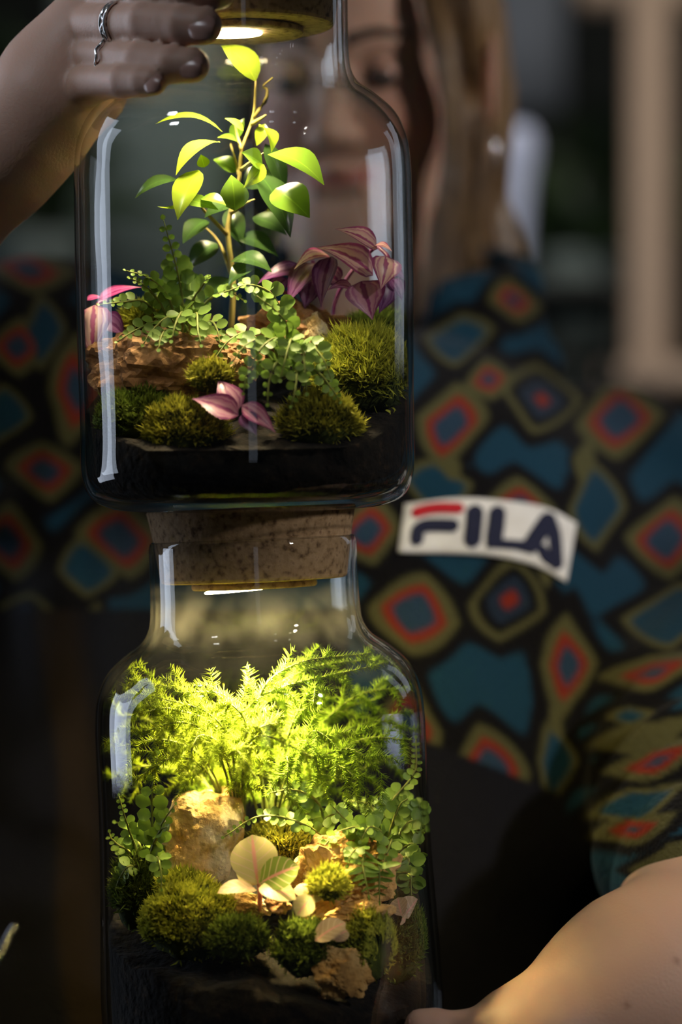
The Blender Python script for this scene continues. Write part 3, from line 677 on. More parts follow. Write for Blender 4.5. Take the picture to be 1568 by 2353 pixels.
for pts, n, s in (
    ([P(425, 790, 0), P(418, 680, 0), P(402, 600, -.006), P(376, 506, -.014)], 13, .0076),
    ([P(415, 790, 0), P(390, 690, -.01), P(345, 640, -.02), P(290, 622, -.026)], 10, .0056), ([P(410, 790, 0), P(370, 700, -.014), P(330, 655, -.022), P(300, 640, -.026)], 8, .005),
    ([P(420, 790, 0), P(440, 700, -.01), P(470, 650, -.02), P(484, 634, -.022)], 8, .006), ([P(410, 795, 0), P(340, 700, -.014), P(280, 695, -.024), P(230, 700, -.03)], 10, .0052),
    ([P(420, 795, 0), P(450, 720, -.03), P(455, 760, -.045), P(462, 790, -.05)], 7, .006), ([P(410, 795, 0), P(370, 740, -.02), P(310, 760, -.034), P(270, 785, -.04)], 9, .0055),
    ([P(410, 795, 0), P(390, 730, -.03), P(350, 760, -.04), P(330, 790, -.044)], 8, .0055), ([P(415, 795, 0), P(420, 720, -.03), P(405, 740, -.045), P(395, 780, -.05)], 8, .006),
    ([P(420, 790, .01), P(470, 700, 0), P(520, 670, -.01), P(560, 690, -.012)], 9, .0056), ([P(420, 790, .01), P(380, 690, .02), P(340, 690, .02), P(300, 720, .015)], 9, .006),
    ([P(420, 790, .01), P(440, 680, .01), P(430, 640, .008), P(400, 650, .0)], 9, .006), ([P(430, 790, .0), P(480, 740, -.02), P(500, 760, -.03), P(505, 790, -.034)], 7, .0055),
    ([P(415, 795, 0), P(385, 760, -.034), P(370, 775, -.045), P(365, 800, -.05)], 7, .006)):
    frond(f1, pts, n, s)
f2 = fern_thing(P(650, 900, -0.03), 'button fern with drooping fronds in the middle of the upper jar')
for pts, n, s in (
    ([P(655, 850, -.02), P(640, 700, -.03), P(580, 655, -.04), P(515, 672, -.045)], 13, .0068), ([P(650, 850, -.03), P(660, 760, -.05), P(640, 720, -.056), P(590, 680, -.06)], 10, .006),
    ([P(650, 860, -.03), P(620, 780, -.05), P(570, 790, -.06), P(535, 830, -.064)], 9, .006), ([P(650, 860, -.03), P(700, 790, -.05), P(740, 820, -.06), P(760, 870, -.062)], 9, .006),
    ([P(650, 860, -.03), P(640, 780, -.05), P(600, 800, -.062), P(575, 850, -.066)], 9, .006), ([P(650, 860, -.03), P(670, 780, -.052), P(660, 810, -.064), P(645, 870, -.068)], 9, .0062),
    ([P(650, 860, -.03), P(690, 800, -.055), P(700, 840, -.064), P(705, 900, -.066)], 9, .006), ([P(650, 870, -.03), P(600, 830, -.058), P(570, 860, -.066), P(560, 900, -.068)], 8, .0056),
    ([P(650, 870, -.03), P(640, 830, -.06), P(620, 870, -.068), P(615, 925, -.07)], 8, .0056), ([P(650, 870, -.03), P(680, 850, -.06), P(680, 890, -.068), P(670, 930, -.07)], 8, .0054),
    ([P(650, 860, -.03), P(580, 770, -.03), P(530, 780, -.04), P(490, 830, -.046)], 9, .0056), ([P(650, 860, -.03), P(720, 850, -.055), P(760, 890, -.06), P(780, 920, -.06)], 8, .0054)):
    frond(f2, pts, n, s)
f3 = fern_thing(P(330, 2000, -0.02), 'button fern with thin upright fronds at the left of the lower jar')
for pts, n, s in (
    ([P(352, 1990, -.02), P(350, 1900, -.026), P(350, 1820, -.032), P(362, 1735, -.036)], 9, .0072), ([P(330, 1990, -.015), P(305, 1930, -.022), P(288, 1880, -.026), P(274, 1830, -.03)], 12, .0046),
    ([P(350, 1990, -.02), P(362, 1920, -.034), P(380, 1880, -.04), P(402, 1850, -.044)], 9, .0056), ([P(345, 1995, -.02), P(350, 1950, -.034), P(368, 1910, -.04), P(384, 1900, -.044)], 7, .0052),
    ([P(330, 2000, -.015), P(300, 1960, -.02), P(270, 1940, -.02), P(245, 1915, -.018)], 8, .0052), ([P(335, 2000, -.015), P(300, 1990, -.03), P(280, 2010, -.03), P(262, 2050, -.028)], 8, .0056),
    ([P(340, 2000, -.02), P(360, 1970, -.04), P(370, 2000, -.048), P(372, 2040, -.05)], 7, .0052), ([P(335, 2000, -.01), P(320, 1940, 0), P(300, 1900, .004), P(268, 1890, .004)], 8, .0054)):
    frond(f3, pts, n, s)
f4 = fern_thing(P(880, 2010, -0.01), 'button fern with a long arching frond at the right wall of the lower jar')
for pts, n, s in (
    ([P(880, 1960, -.01), P(890, 1860, -.014), P(950, 1780, -.012), P(975, 1698, -.006)], 17, .0052), ([P(870, 1990, -.02), P(830, 1920, -.034), P(790, 1880, -.042), P(765, 1853, -.046)], 9, .0062),
    ([P(880, 1980, -.015), P(900, 1900, -.024), P(920, 1850, -.028), P(938, 1835, -.03)], 9, .0058), ([P(870, 1990, -.02), P(850, 1920, -.04), P(820, 1900, -.05), P(780, 1910, -.054)], 9, .0064),
    ([P(880, 1990, -.02), P(880, 1920, -.04), P(850, 1900, -.05), P(830, 1930, -.054)], 8, .006), ([P(890, 1990, -.01), P(930, 1900, -.015), P(960, 1890, -.015), P(978, 1930, -.012)], 9, .006),
    ([P(890, 1990, -.01), P(940, 1940, -.02), P(970, 1960, -.02), P(985, 2000, -.018)], 9, .0064), ([P(890, 2000, -.01), P(930, 1970, -.03), P(960, 1985, -.035), P(985, 1960, -.03)], 8, .0066),
    ([P(890, 2005, -.01), P(940, 2010, -.03), P(960, 2035, -.034), P(955, 2075, -.034)], 8, .0064), ([P(870, 1990, -.02), P(900, 1930, -.04), P(890, 1960, -.05), P(880, 2000, -.052)], 8, .006),
    ([P(860, 1980, -.02), P(800, 1930, -.03), P(760, 1930, -.04), P(735, 1960, -.044)], 9, .0056), ([P(890, 1985, .0), P(930, 1900, .01), P(950, 1840, .012), P(975, 1860, .014)], 9, .0062), ([P(890, 1985, .0), P(940, 1920, .016), P(965, 1880, .02), P(985, 1920, .022)], 9, .0062), ([P(890, 1990, -.005), P(945, 1900, -.006), P(968, 1850, -.008), P(984, 1880, -.008)], 9, .0058),
    ([P(880, 1985, 0), P(870, 1900, .01), P(850, 1850, .012), P(800, 1840, .01)], 9, .006),
    ([P(880, 1985, 0), P(920, 1880, .01), P(905, 1830, .01), P(870, 1830, .006)], 9, .006), ([P(870, 1990, -.02), P(830, 1950, -.044), P(810, 1960, -.054), P(800, 1985, -.056)], 7, .006)):
    frond(f4, pts, n, s)
for pts, n, s in (([P(870, 1980, -.02), P(835, 1975, -.05), P(838, 2010, -.058), P(848, 2055, -.06)], 9, .0085), ([P(880, 1985, -.02), P(870, 1985, -.05), P(880, 2020, -.056), P(882, 2070, -.057)], 9, .0085)):
    frond(f4, pts, n, s, narrow=True)
f5 = fern_thing(P(740, 1960, 0.0), 'creeping button fern arching over the moss in the middle of the lower jar')
for pts, n, s in (([P(770, 1950, -.02), P(700, 1895, -.034), P(600, 1875, -.04), P(516, 1922, -.046)], 17, .0048), ([P(745, 1930, .0), P(735, 1850, -.005), P(680, 1815, -.012), P(620, 1822, -.016)], 9, .0062), ([P(745, 1930, 0), P(750, 1880, -.01), P(790, 1870, -.02), P(800, 1900, -.02)], 7, .0056),
                 ([P(745, 1940, .0), P(720, 1880, .0), P(680, 1870, -.005), P(650, 1890, -.01)], 8, .005)):
    frond(f5, pts, n, s)

# ---- pink-veined plants
def nerve(root, rows):
    for bx, by, tx, ty, wd, y0, y1, c, cu, nn in rows:
        link('leaf', leaf_mesh('leaf', P(bx, by, y0), P(tx, ty, y1), px(wd), M['nerve'], nn, cu, 0.15, c, 'round'), root)
NP = (0.52, 0.46, 0.22); NG = (0.22, 0.30, 0.05); NB = (0.50, 0.36, 0.24)
n1 = thing('nerve_plant', P(600, 2075, -0.055), 'pale pink-veined plant with a big round upright leaf in the lower jar', 'plant')
v, f = tube(catmull([P(596, 2095, -.05), P(598, 2050, -.056), P(592, 2015, -.056)], 8), .0012, 6); link('stem', mesh('stem', v, f, M['nerve'], uv=[(.5, .5)]*len(v), col=np.tile(NP, (len(v), 1))), n1)
nerve(n1, [(592, 2032, 580, 1918, 106, -.058, -.050, NP, .06, (-.1, -.9, .4)), (596, 2030, 688, 1990, 76, -.06, -.062, NG, .1, (.1, -.85, .5)), (590, 2046, 500, 2052, 48, -.06, -.066, NB, .14, (0, -.5, .85)),
           (594, 2040, 680, 2066, 62, -.063, -.067, NP, .1, (0, -.6, .8)), (596, 2030, 545, 1990, 50, -.052, -.05, NP, .1, (-.2, -.8, .6)), (600, 2030, 640, 1985, 50, -.054, -.052, NG, .1, (.1, -.85, .5))])
n2 = thing('nerve_plant', P(705, 2100, -0.064), 'pair of flat pale veined leaves left of the hollow stone in the lower jar', 'plant')
nerve(n2, [(718, 2060, 682, 2104, 52, -.066, -.069, NP, .06, (0, -.8, .6)), (712, 2075, 725, 2042, 44, -.062, -.058, NP, .06, (.1, -.8, .6)), (700, 2062, 690, 2030, 36, -.06, -.056, NB, .05, (0, -.9, .4))])
n3 = thing('nerve_plant', P(760, 2165, -0.07), 'single greyish veined leaf below the rusty stones in the lower jar', 'plant')
nerve(n3, [(724, 2162, 795, 2120, 56, -.071, -.067, NB, .1, (-.1, -.75, .65)), (762, 2158, 802, 2138, 40, -.067, -.064, NB, .1, (.2, -.7, .6))])
n4 = thing('nerve_plant', P(930, 2125, -0.038), 'pinkish veined leaf on the shaggy moss at the right wall of the lower jar', 'plant')
nerve(n4, [(926, 2110, 968, 2066, 60, -.042, -.034, NB, .1, (-.1, -.8, .55)), (924, 2105, 915, 2062, 44, -.044, -.038, NB, .1, (-.3, -.8, .4)), (924, 2110, 950, 2120, 36, -.046, -.048, NB, .1, (0, -.7, .7))])

# ---- asparagus fern of the lower jar
def plume(C, nl, step, r, acc, dens=5):
    """needles along the curve C"""
    n = len(C)
    for i in range(n-1):
        d = C[i+1]-C[i]; L = d.length; t = d.normalized() if L > 0 else Vector((0, 0, 1))
        m = max(1, int(L/step))
        for j in range(m):
            s = (i + j/m)/(n-1); p = C[i] + d*(j/m)
            for k in range(dens):
                o = Vector((r.uniform(-1, 1), r.uniform(-1, 1), r.uniform(-1, 1)))
                o = (o - t*o.dot(t)); o = (o.normalized() + t*r.uniform(.35, .9)).normalized()
                acc.append((p, o, nl*r.uniform(.65, 1.15)*(1 - 0.55*max(0, s-0.55)/0.45), s))
def asparagus(loc, label, fronds, seed, colr):
    root = thing('asparagus_fern', loc, label, 'fern'); r = random.Random(seed)
    for pts, nb, bl, in fronds:
        C = [Vector(q) for q in inside(catmull(pts, 22), .004)]
        v, f = tube(C, lambda t: 0.0008*(1-t)+0.0002, 4); fr = link('frond', mesh('frond', v, f, M['fern_stem']), root)
        nb = int(nb*0.65); bl = bl*1.3; acc = []; plume(C[7:], 0.0062, 0.0009, r, acc, 5)
        for i in range(nb):
            t = 0.28 + 0.68*i/max(1, nb-1); k = int(t*21); p = C[k]; tg = (C[min(k+1, 21)]-C[k-1]).normalized()
            sd = (-1 if i % 2 else 1)
            side = tg.cross(Vector((r.uniform(-.4, .4), r.uniform(-1, -.4), r.uniform(.3, .9)))).normalized()*sd
            dr = (side + tg*0.8 + Vector((0, r.uniform(-.5, .5), 0))).normalized(); ln = bl*(0.5+0.6*math.sin(PI*min(1, t*0.95)))*r.uniform(.7, 1.2)
            q = [p, p + dr*ln*0.5, p + dr*ln + Vector((0, 0, -0.25*ln))]
            plume(catmull(q, 6), 0.0058, 0.0009, r, acc, 5)
        V = np.zeros((len(acc)*4, 3)); F = []; cc = np.zeros((len(acc)*4, 3))
        for i, (p, o, ln, s) in enumerate(acc):
            a = o.orthogonal().normalized(); b = o.cross(a); wv = 0.00022
            V[i*4] = p + a*wv; V[i*4+1] = p - a*wv*0.5 + b*wv*0.87; V[i*4+2] = p - a*wv*0.5 - b*wv*0.87; V[i*4+3] = p + o*ln + Vector((0, 0, -0.1*ln))
            j = i*4; F += [(j, j+1, j+3), (j+1, j+2, j+3), (j+2, j, j+3)]
            cc[j:j+4] = np.array(colr)*r.uniform(.75, 1.2)
        link('needles', mesh_np('needles', inside(V), np.array(F), M['asparagus'], False, cc), fr, kind='stuff')
B0 = P(560, 1960, 0.02); B1 = P(620, 1950, 0.03)
A1 = [
    ([B0, P(470, 1750, .01), P(400, 1620, -.01), P(245, 1600, -.02)], 12, .017), ([B0, P(520, 1720, .0), P(440, 1600, -.015), P(290, 1560, -.02)], 12, .016),
    ([B0, P(540, 1740, -.01), P(480, 1640, -.03), P(350, 1600, -.04)], 12, .018), ([B0, P(560, 1740, -.01), P(560, 1650, -.035), P(480, 1580, -.04)], 11, .016),
    ([B0, P(560, 1760, -.02), P(590, 1680, -.045), P(640, 1660, -.055)], 11, .016), ([B0, P(500, 1720, -.02), P(420, 1660, -.04), P(310, 1690, -.045)], 12, .017),
    ([B0, P(520, 1740, -.02), P(460, 1690, -.045), P(430, 1760, -.055)], 10, .015), ([B0, P(480, 1760, .0), P(380, 1700, -.02), P(262, 1720, -.02)], 12, .016),
    ([B0, P(480, 1780, .0), P(400, 1740, -.03), P(300, 1800, -.04)], 11, .015), ([B0, P(560, 1760, -.02), P(600, 1690, -.05), P(720, 1740, -.06)], 12, .015),
    ([B0, P(540, 1780, -.02), P(540, 1720, -.05), P(590, 1790, -.06)], 10, .013), ([B0, P(460, 1780, .02), P(350, 1660, .02), P(268, 1640, .015)], 12, .018),
    ([B0, P(470, 1800, .02), P(340, 1760, .015), P(250, 1790, .01)], 11, .018), ([B0, P(440, 1700, .0), P(340, 1600, -.01), P(300, 1530, -.012)], 8, .013),
    ([B0, P(520, 1700, -.01), P(400, 1630, -.03), P(320, 1640, -.045)], 11, .018), ([B0, P(560, 1700, .0), P(520, 1600, -.02), P(400, 1590, -.035)], 11, .018)]
A2 = [
    ([B1, P(560, 1740, .0), P(600, 1600, -.015), P(900, 1520, -.01)], 16, .016), ([B1, P(600, 1650, .01), P(700, 1540, .0), P(930, 1510, .0)], 15, .014),
    ([B1, P(590, 1640, -.01), P(670, 1530, -.02), P(860, 1500, -.02)], 12, .010), ([B1, P(660, 1700, 0), P(720, 1580, -.02), P(720, 1620, -.034)], 9, .012),
    ([B1, P(700, 1720, .02), P(820, 1600, .01), P(960, 1580, .0)], 13, .016), ([B1, P(720, 1740, .02), P(850, 1660, .01), P(968, 1680, -.002)], 13, .015),
    ([B1, P(720, 1780, .02), P(830, 1700, .0), P(945, 1700, -.02)], 12, .014), ([B1, P(660, 1760, .0), P(720, 1680, -.03), P(790, 1730, -.045)], 12, .016),
    ([B1, P(660, 1780, .0), P(700, 1700, -.03), P(740, 1790, -.04)], 11, .014), ([B1, P(700, 1780, .01), P(800, 1720, -.02), P(890, 1790, -.025)], 12, .015),
    ([B1, P(700, 1800, .01), P(780, 1760, -.02), P(860, 1840, -.02)], 11, .015), ([B1, P(640, 1800, .0), P(660, 1740, -.03), P(660, 1840, -.04)], 10, .013),
    ([B1, P(700, 1750, .03), P(780, 1640, .03), P(880, 1600, .03)], 13, .018), ([B1, P(640, 1740, .03), P(680, 1640, .03), P(780, 1640, .02)], 13, .018),
    ([B1, P(700, 1840, .03), P(800, 1780, .03), P(900, 1740, .025)], 12, .018), ([B1, P(660, 1820, .02), P(720, 1780, .0), P(820, 1800, -.005)], 12, .016),
    ([B1, P(600, 1800, .03), P(500, 1760, .035), P(400, 1790, .03)], 12, .018), ([B1, P(620, 1780, .04), P(560, 1700, .045), P(460, 1700, .04)], 12, .018), ([B1, P(600, 1840, .03), P(540, 1800, .02), P(440, 1830, .02)], 11, .016)]
asparagus(B0, 'feathery bright asparagus fern massed on the left in the lower jar', A1, 3, (0.34, 0.46, 0.02))
asparagus(B1, 'feathery asparagus fern arching across the right of the lower jar', A2, 4, (0.25, 0.40, 0.02))

# ================================================================== THE PERSON
def A3(v): return np.array(v, np.float32)
Rh = (Matrix.Rotation(math.radians(-19), 3, 'Z') @ Matrix.Rotation(math.radians(9), 3, 'X'))
EYE = Vector((31, -80, 0))*0.001
HC = P(878, 163, 0.37) - Rh @ EYE
Rn = np.array(Rh, np.float32)
def H(x, y, z): return HC + Rh @ Vector((x*.001, y*.001, z*.001))
def HE(c, r, k=0.012, op='u', rot=None):
    R = Rh if rot is None else Rh @ rot
    return Ell(H(*c), [q*.001 for q in r], k, op, np.array(R, np.float32))
def HP(a, b, ra, rb, k=0.01, op='u'): return Cap(H(*a), H(*b), ra*.001, rb*.001, k, op)
body = [HE((0, 10, 32), (74, 94, 84), .03), HE((0, -32, -22), (62, 56, 84), .03), HP((-12, -66, -98), (12, -66, -98), 17, 17, .03)]
for s in (-1, 1):
    body += [HP((s*56, -8, -52), (s*16, -62, -98), 17, 15, .03), HE((s*38, -56, -34), (25, 24, 26), .025),
             HP((s*12, -84, 19), (s*44, -70, 19), 8, 8, .014)]
body += [HP((0, -82, 4), (0, -104, -36), 6.5, 9, .012), HE((0, -97, -40), (14, 11, 7), .01)]
for s in (-1, 1):
    body += [HE((s*31, -100, 1), (19, 18, 11), .012, 's'), Ell(H(s*31, -74, -1), (.0138, .0138, .0125), .004),
             HP((s*20, -89.5, -6), (s*31, -91.5, -8), 1.6, 1.6, .002, 's'), HP((s*31, -91.5, -8), (s*43, -86, -6), 1.6, 1.6, .002, 's'),
             HE((s*12, -96, -41), (6.5, 8, 5.5), .006)]
body += [HP((-22, -82, -66), (-4, -92, -62), 4.2, 5, .006), HP((22, -82, -66), (4, -92, -62), 4.2, 5, .006), HP((-15, -86, -72), (15, -86, -72), 5.5, 5.5, .006),
         HP((-24, -86, -66.5), (0, -98, -66.5), 1.5, 1.5, .003, 's'), HP((24, -86, -66.5), (0, -98, -66.5), 1.5, 1.5, .003, 's')]
for s in (-1, 1):
    er = Matrix.Rotation(math.radians(-12), 3, 'X') @ Matrix.Rotation(s*math.radians(24), 3, 'Z')
    body += [HE((s*78, 14, -6), (6, 18, 31), .006, 'u', er), HE((s*84, 10, -4), (5, 11, 20), .005, 's', er)]
NB0 = P(850, 830, .42)
body += [Cap(H(0, 22, -62), NB0, .050, .056, .04)]
# torso and arms (under the fleece)
body += [Cap(P(480, 1040, .42), P(1340, 1170, .40), .055, .055, .05), Cap(P(850, 1400, .40), P(830, 2200, .34), .11, .12, .08)]
SHL = P(130, 900, .36); ELL_ = P(-600, 1000, .12); SHR = P(1560, 1290, .36); MAR = P(1640, 1720, .19); ELR = P(1610, 2250, -.01)
WRL = P(10, 365, .0)
body += [Cap(SHL, ELL_, .055, .045, .03), Cap(ELL_, WRL.lerp(ELL_, .45), .043, .035, .03), Cap(WRL.lerp(ELL_, .45), WRL, .035, .0245, .03)]
# right hand (upper left of the photo) around the neck of the upper jar
def chain(pts, k=.0012, dy=0, bumps=()):
    body.append(Chain([Cap(P(a[0], a[1], a[2]+dy), P(b[0], b[1], b[2]+dy), a[3]*.001, b[3]*.001, .0012) for a, b in zip(pts[:-1], pts[1:])]
                      + [Ell(P(q[0], q[1], q[2]+dy), [q[3]*.001]*3, .004) for q in bumps], k))
DH = -.010
palm0 = P(60, 315, -.004)
body += [Cap(WRL, P(120, 240, -.006), .0240, .026, .02), Cap(P(90, 285, -.004), P(205, 215, -.010), .0225, .0155, .015), Cap(P(110, 220, -.004), P(190, 100, -.008), .024, .0165, .015),
         Cap(P(130, 180, -.0), P(215, 60, -.008), .021, .0145, .015), Cap(P(140, 160, .006), P(230, 0, -.004), .021, .0145, .015), Cap(P(120, 230, .012), P(215, 215, .022), .022, .015, .02), Cap(P(160, 160, .012), P(235, 120, .03), .02, .012, .02)]
chain([(205, 62, -.008, 12.2), (262, 56, -.030, 10), (335, 50, -.052, 9.7), (420, 57, -.066, 9.2), (468, 60, -.071, 8.8)], .0012, DH, [])
chain([(200, 132, -.010, 11), (258, 132, -.030, 9.4), (325, 140, -.052, 9.2), (398, 148, -.066, 8.8), (442, 150, -.070, 8.2)], .0012, DH, [])
chain([(185, 200, -.012, 11), (245, 188, -.036, 8.2), (285, 187, -.052, 7.9), (330, 187, -.062, 7.2), (352, 187, -.066, 6.7)], .0012, DH-.001, [])
chain([(225, -18, -.004, 11.5), (330, -38, -.050, 9.6), (430, -30, -.066, 9), (500, -20, -.070, 8.5)], .0012, DH)
chain([(140, 130, .012, 14), (215, 70, .045, 11), (300, 30, .062, 9.5), (360, 10, .068, 8.6)], .01)   # thumb behind the neck
# left arm (lower right of the photo)
WRR = P(1215, 2425, -.055)
body += [Cap(SHR, MAR, .05, .045, .03), Cap(MAR, ELR, .045, .045, .03), Cap(ELR, ELR.lerp(WRR, .35), .045, .046, .03), Cap(ELR.lerp(WRR, .35), WRR, .046, .029, .03),
         Cap(WRR, P(1090, 2500, -.055), .029, .024, .02)]
chain([(1180, 2450, -.062, 17), (1105, 2400, -.062, 13), (1052, 2372, -.056, 9.8), (1000, 2362, -.056, 9.2), (968, 2360, -.057, 8.6)], .008)
for i, (yy) in enumerate((-.045, -.022, .0, .02)):
    chain([(1095, 2500, yy-.008, 12), (1010, 2490 + 8*i, yy, 9.3), (900, 2478, yy, 8.8), (830 - 10*i, 2460, yy, 8)], .006)
# keep the hands off the glass
for nm, r1 in (('upper', 386), ('lower', 393)):
    mw = JAR[nm]
    body.append(Cap(mw @ Vector((0, 0, 140/PXM)), mw @ Vector((0, 0, 700/PXM)), (r1+1)/PXM, (r1-2)/PXM, .003, 's'))
    body.append(Cap(mw @ Vector((0, 0, 900/PXM)), mw @ Vector((0, 0, 1220/PXM)), 247/PXM, 247/PXM, .003, 's'))
bv, bf = polygonise(body, 0.002, lo=(-.44, -.12, -.36), hi=(.30, .56, .40))
SK = np.array((0.50, 0.315, 0.235))
cc = np.tile(SK, (len(bv), 1))
def tint(c, r, col, w):
    d = np.linalg.norm(bv - np.array(c), axis=1); t = np.clip(1 - d/r, 0, 1)[:, None]; t = t*t*(3-2*t)*w
    cc[:] = cc*(1-t) + np.array(col)*t
for s in (-1, 1):
    tint(H(s*42, -66, -34), .045, (0.55, 0.21, 0.15), .7); tint(H(s*78, 14, -6), .035, (0.52, 0.26, 0.19), .7); tint(H(s*31, -86, 1), .022, (0.36, 0.19, 0.14), .8)
for x in np.linspace(-20, 20, 9): tint(H(x, -92+abs(x)*.3, -67), .010, (0.42, 0.13, 0.11), .8)
tint(P(380, 220, -.0), .05, (0.58, 0.30, 0.18), .6)
rgn = np.random.default_rng(5)
for q in ((1515, 2148), (1480, 2280), (1400, 2235)):
    i = np.argmin(np.linalg.norm(bv[:, [0, 2]] - np.array([(q[0]-784)/PXM, (1176.5-q[1])/PXM]), axis=1) + (bv[:, 1] + .06)*0.3); tint(bv[i], .003, (0.25, 0.12, 0.08), .7)
person = thing('person', P(830, 2340, .34), 'person in a colourful patterned fleece holding the two stacked jars, eyes cast down', 'person')
link('body', mesh_np('body', bv, bf, M['skin'], True, cc), person)
print('body', len(bv))

# fleece jacket
def rip(p, t):
    return 0.0065*np.sin(t*34 + p[:, 0]*26 + 1.5*np.sin(p[:, 0]*40))*np.clip((t-0.25)*2, 0, 1)*1.0
jk = [Ell(P(800, 2060, .33), (.182, .155, .26), .08), Ell(P(840, 1480, .325), (.182, .165, .20), .08), Cap(P(520, 1060, .42), P(1390, 1190, .40), .082, .085, .06), Cap(P(850, 1030, .44), P(850, 950, .45), .08, .07, .05),
      Cap(SHL, ELL_, .082, .066, .05), Cap(P(150, 950, .36), P(230, 1500, .32), .08, .06, .05), Cap(P(1590, 1290, .36), MAR, .078, .066, .03, ripple=lambda p, t: rip(p, t*.5)),
      Cap(MAR, MAR.lerp(ELR, .66), .064, .053, .02, ripple=lambda p, t: rip(p, t*.7+.5)),
      Cap(P(10, 1400, .33), P(-10, 2450, .25), .06, .095, .015), Cap(P(150, 1430, .27), P(185, 2450, .22), .028, .045, .02), Cap(P(1290, 1500, .24), P(1290, 1900, .23), .04, .03, .04)]
# collar ring
cc0 = P(885, 800, .425)
ang = [math.radians(a) for a in range(-66, 235, 16)]
ring = lambda rr, dz: [cc0 + Vector((rr*math.cos(a), rr*0.9*math.sin(a), dz + 0.022*(math.sin(a) + 0.4))) for a in ang]
for rr, dz, tr_ in ((.092, -.02, .026), (.090, .012, .018), (.092, .034, .014)):
    R_ = ring(rr, dz)
    for a, b in zip(R_[:-1], R_[1:]): jk.append(Cap(a, b, tr_, tr_, .012))
jk += [Cap(cc0 + Vector((0, 0, -.06)), cc0 + Vector((0, .0, .12)), .072, .076, .01, 's'), Cap(P(800, 980, .26), P(800, 640, .32), .012, .045, .02, 's')]
def fold(p):
    x, y, z = p[:, 0], p[:, 1], p[:, 2]
    return 0.0028*np.sin(x*52 + z*20 + 2*np.sin(z*18)) * np.sin(z*16 + x*14 + 1.0) + 0.0016*np.sin(z*75 + 3*np.sin(x*30))*np.clip(x*6-.4, 0, 1)
jv, jf = polygonise(jk, 0.0024, fold, lo=(-.44, -.08, -.38), hi=(.31, .62, .24))
kk = CAMD*PXM/(CAMD + jv[:, 1]); U = jv[:, 0]*kk + 784; W = 1176.5 - jv[:, 2]*kk
# printed ogee pattern
DIA = [(1035, 965, 84, 100, 0, .1), (1420, 962, 98, 95, 0, -.1), (955, 1410, 110, 100, 0, .1), (1305, 1525, 66, 120, 0, 0), (1535, 1240, 92, 95, 0, .1), (1108, 1790, 105, 125, 0, .0), (1195, 1175, 90, 70, 0, 0), (850, 1225, 80, 80, 0, 0),
       (950, 1665, 70, 95, 0, 0), (1235, 915, 92, 82, 1, .05), (1165, 1390, 92, 98, 1, .12), (1372, 1165, 66, 105, 2, 0), (1005, 1110, 82, 66, 2, 0), (1270, 1745, 46, 95, 2, 0), (1240, 1290, 20, 60, 3, 0), (1355, 1060, 26, 60, 3, .3), (1040, 1060, 30, 60, 3, 0), (1290, 1640, 16, 60, 3, 0),
       (1120, 880, 60, 50, 0, 0), (1050, 770, 80, 60, 2, 0), (1180, 700, 60, 50, 0, 0), (1545, 1420, 110, 75, 2, 0), (1500, 1540, 130, 42, 0, -.15), (1480, 1690, 140, 38, 3, -.2), (1500, 1745, 130, 42, 0, -.25), (1460, 1845, 120, 40, 2, -.3), (1450, 1900, 110, 36, 0, -.25), (1540, 1975, 90, 36, 3, -.2), (1460, 1640, 60, 22, 2, -.2),
       (80, 620, 110, 55, 0, .1), (95, 760, 50, 90, 2, 0), (40, 800, 70, 70, 0, 0), (170, 900, 70, 130, 0, 0), (0, 960, 70, 70, 2, 0), (110, 1080, 90, 70, 0, 0), (20, 1250, 80, 90, 0, 0), (190, 1310, 70, 70, 2, 0), (280, 1230, 100, 90, 0, 0), (220, 1480, 50, 90, 3, 0), (60, 1420, 80, 60, 1, 0)]
soft = np.zeros(len(jv)); best = np.full(len(jv), 1e6); typ = np.zeros(len(jv), int)
wobx = 9*np.sin(W*.031+1)+6*np.sin(W*.013); woby = 9*np.sin(U*.027+2)+6*np.sin(U*.017)
for cx, cy, hw, hh, ty, rt in DIA:
    x = (U+wobx-cx); y = (W+woby-cy); x, y = x*math.cos(rt)+y*math.sin(rt), -x*math.sin(rt)+y*math.cos(rt)
    p_ = 1.25; s = ((np.abs(x)/hw)**p_ + (np.abs(y)/hh)**p_)**(1/p_)
    d = (s-1)*min(hw, hh)*0.95; d = d/ (min(hw, hh)/90.0)**0.5
    soft += np.exp(-np.clip(d, -200, 300)/16.0); u = d < best; best = np.where(u, d, best); typ = np.where(u, ty, typ)
soft = -16.0*np.log(soft)
def sm(a, b, x): t = np.clip((x-a)/(b-a), 0, 1); return t*t*(3-2*t)
def pal(stops):
    c = np.zeros((len(jv), 3)); c[:] = stops[0][1]
    for (p0, c0), (p1, c1) in zip(stops[:-1], stops[1:]):
        t = sm(p1-7, p1+7, best if p1 < 20 else soft)[:, None]; c = c*(1-t) + np.array(c1)*t
    return c
BK = (0.010, 0.009, 0.010); OLV = (0.17, 0.16, 0.06); RED = (0.44, 0.045, 0.022); BLU = (0.045, 0.095, 0.16); PET = (0.018, 0.085, 0.145); DB = (0.03, 0.05, 0.085)
kA = pal([(-200, BLU), (-44, RED), (-25, OLV), (0, BK), (34, PET)])
kB = pal([(-200, RED), (-66, DB), (-36, BK), (-16, OLV), (0, BK), (34, PET)])
kC = pal([(-200, PET), (-16, OLV), (0, BK), (34, PET)])
kD = pal([(-200, OLV), (0, BK), (20, PET)])
kol = np.where((typ == 0)[:, None], kA, np.where((typ == 1)[:, None], kB, np.where((typ == 2)[:, None], kC, kD)))
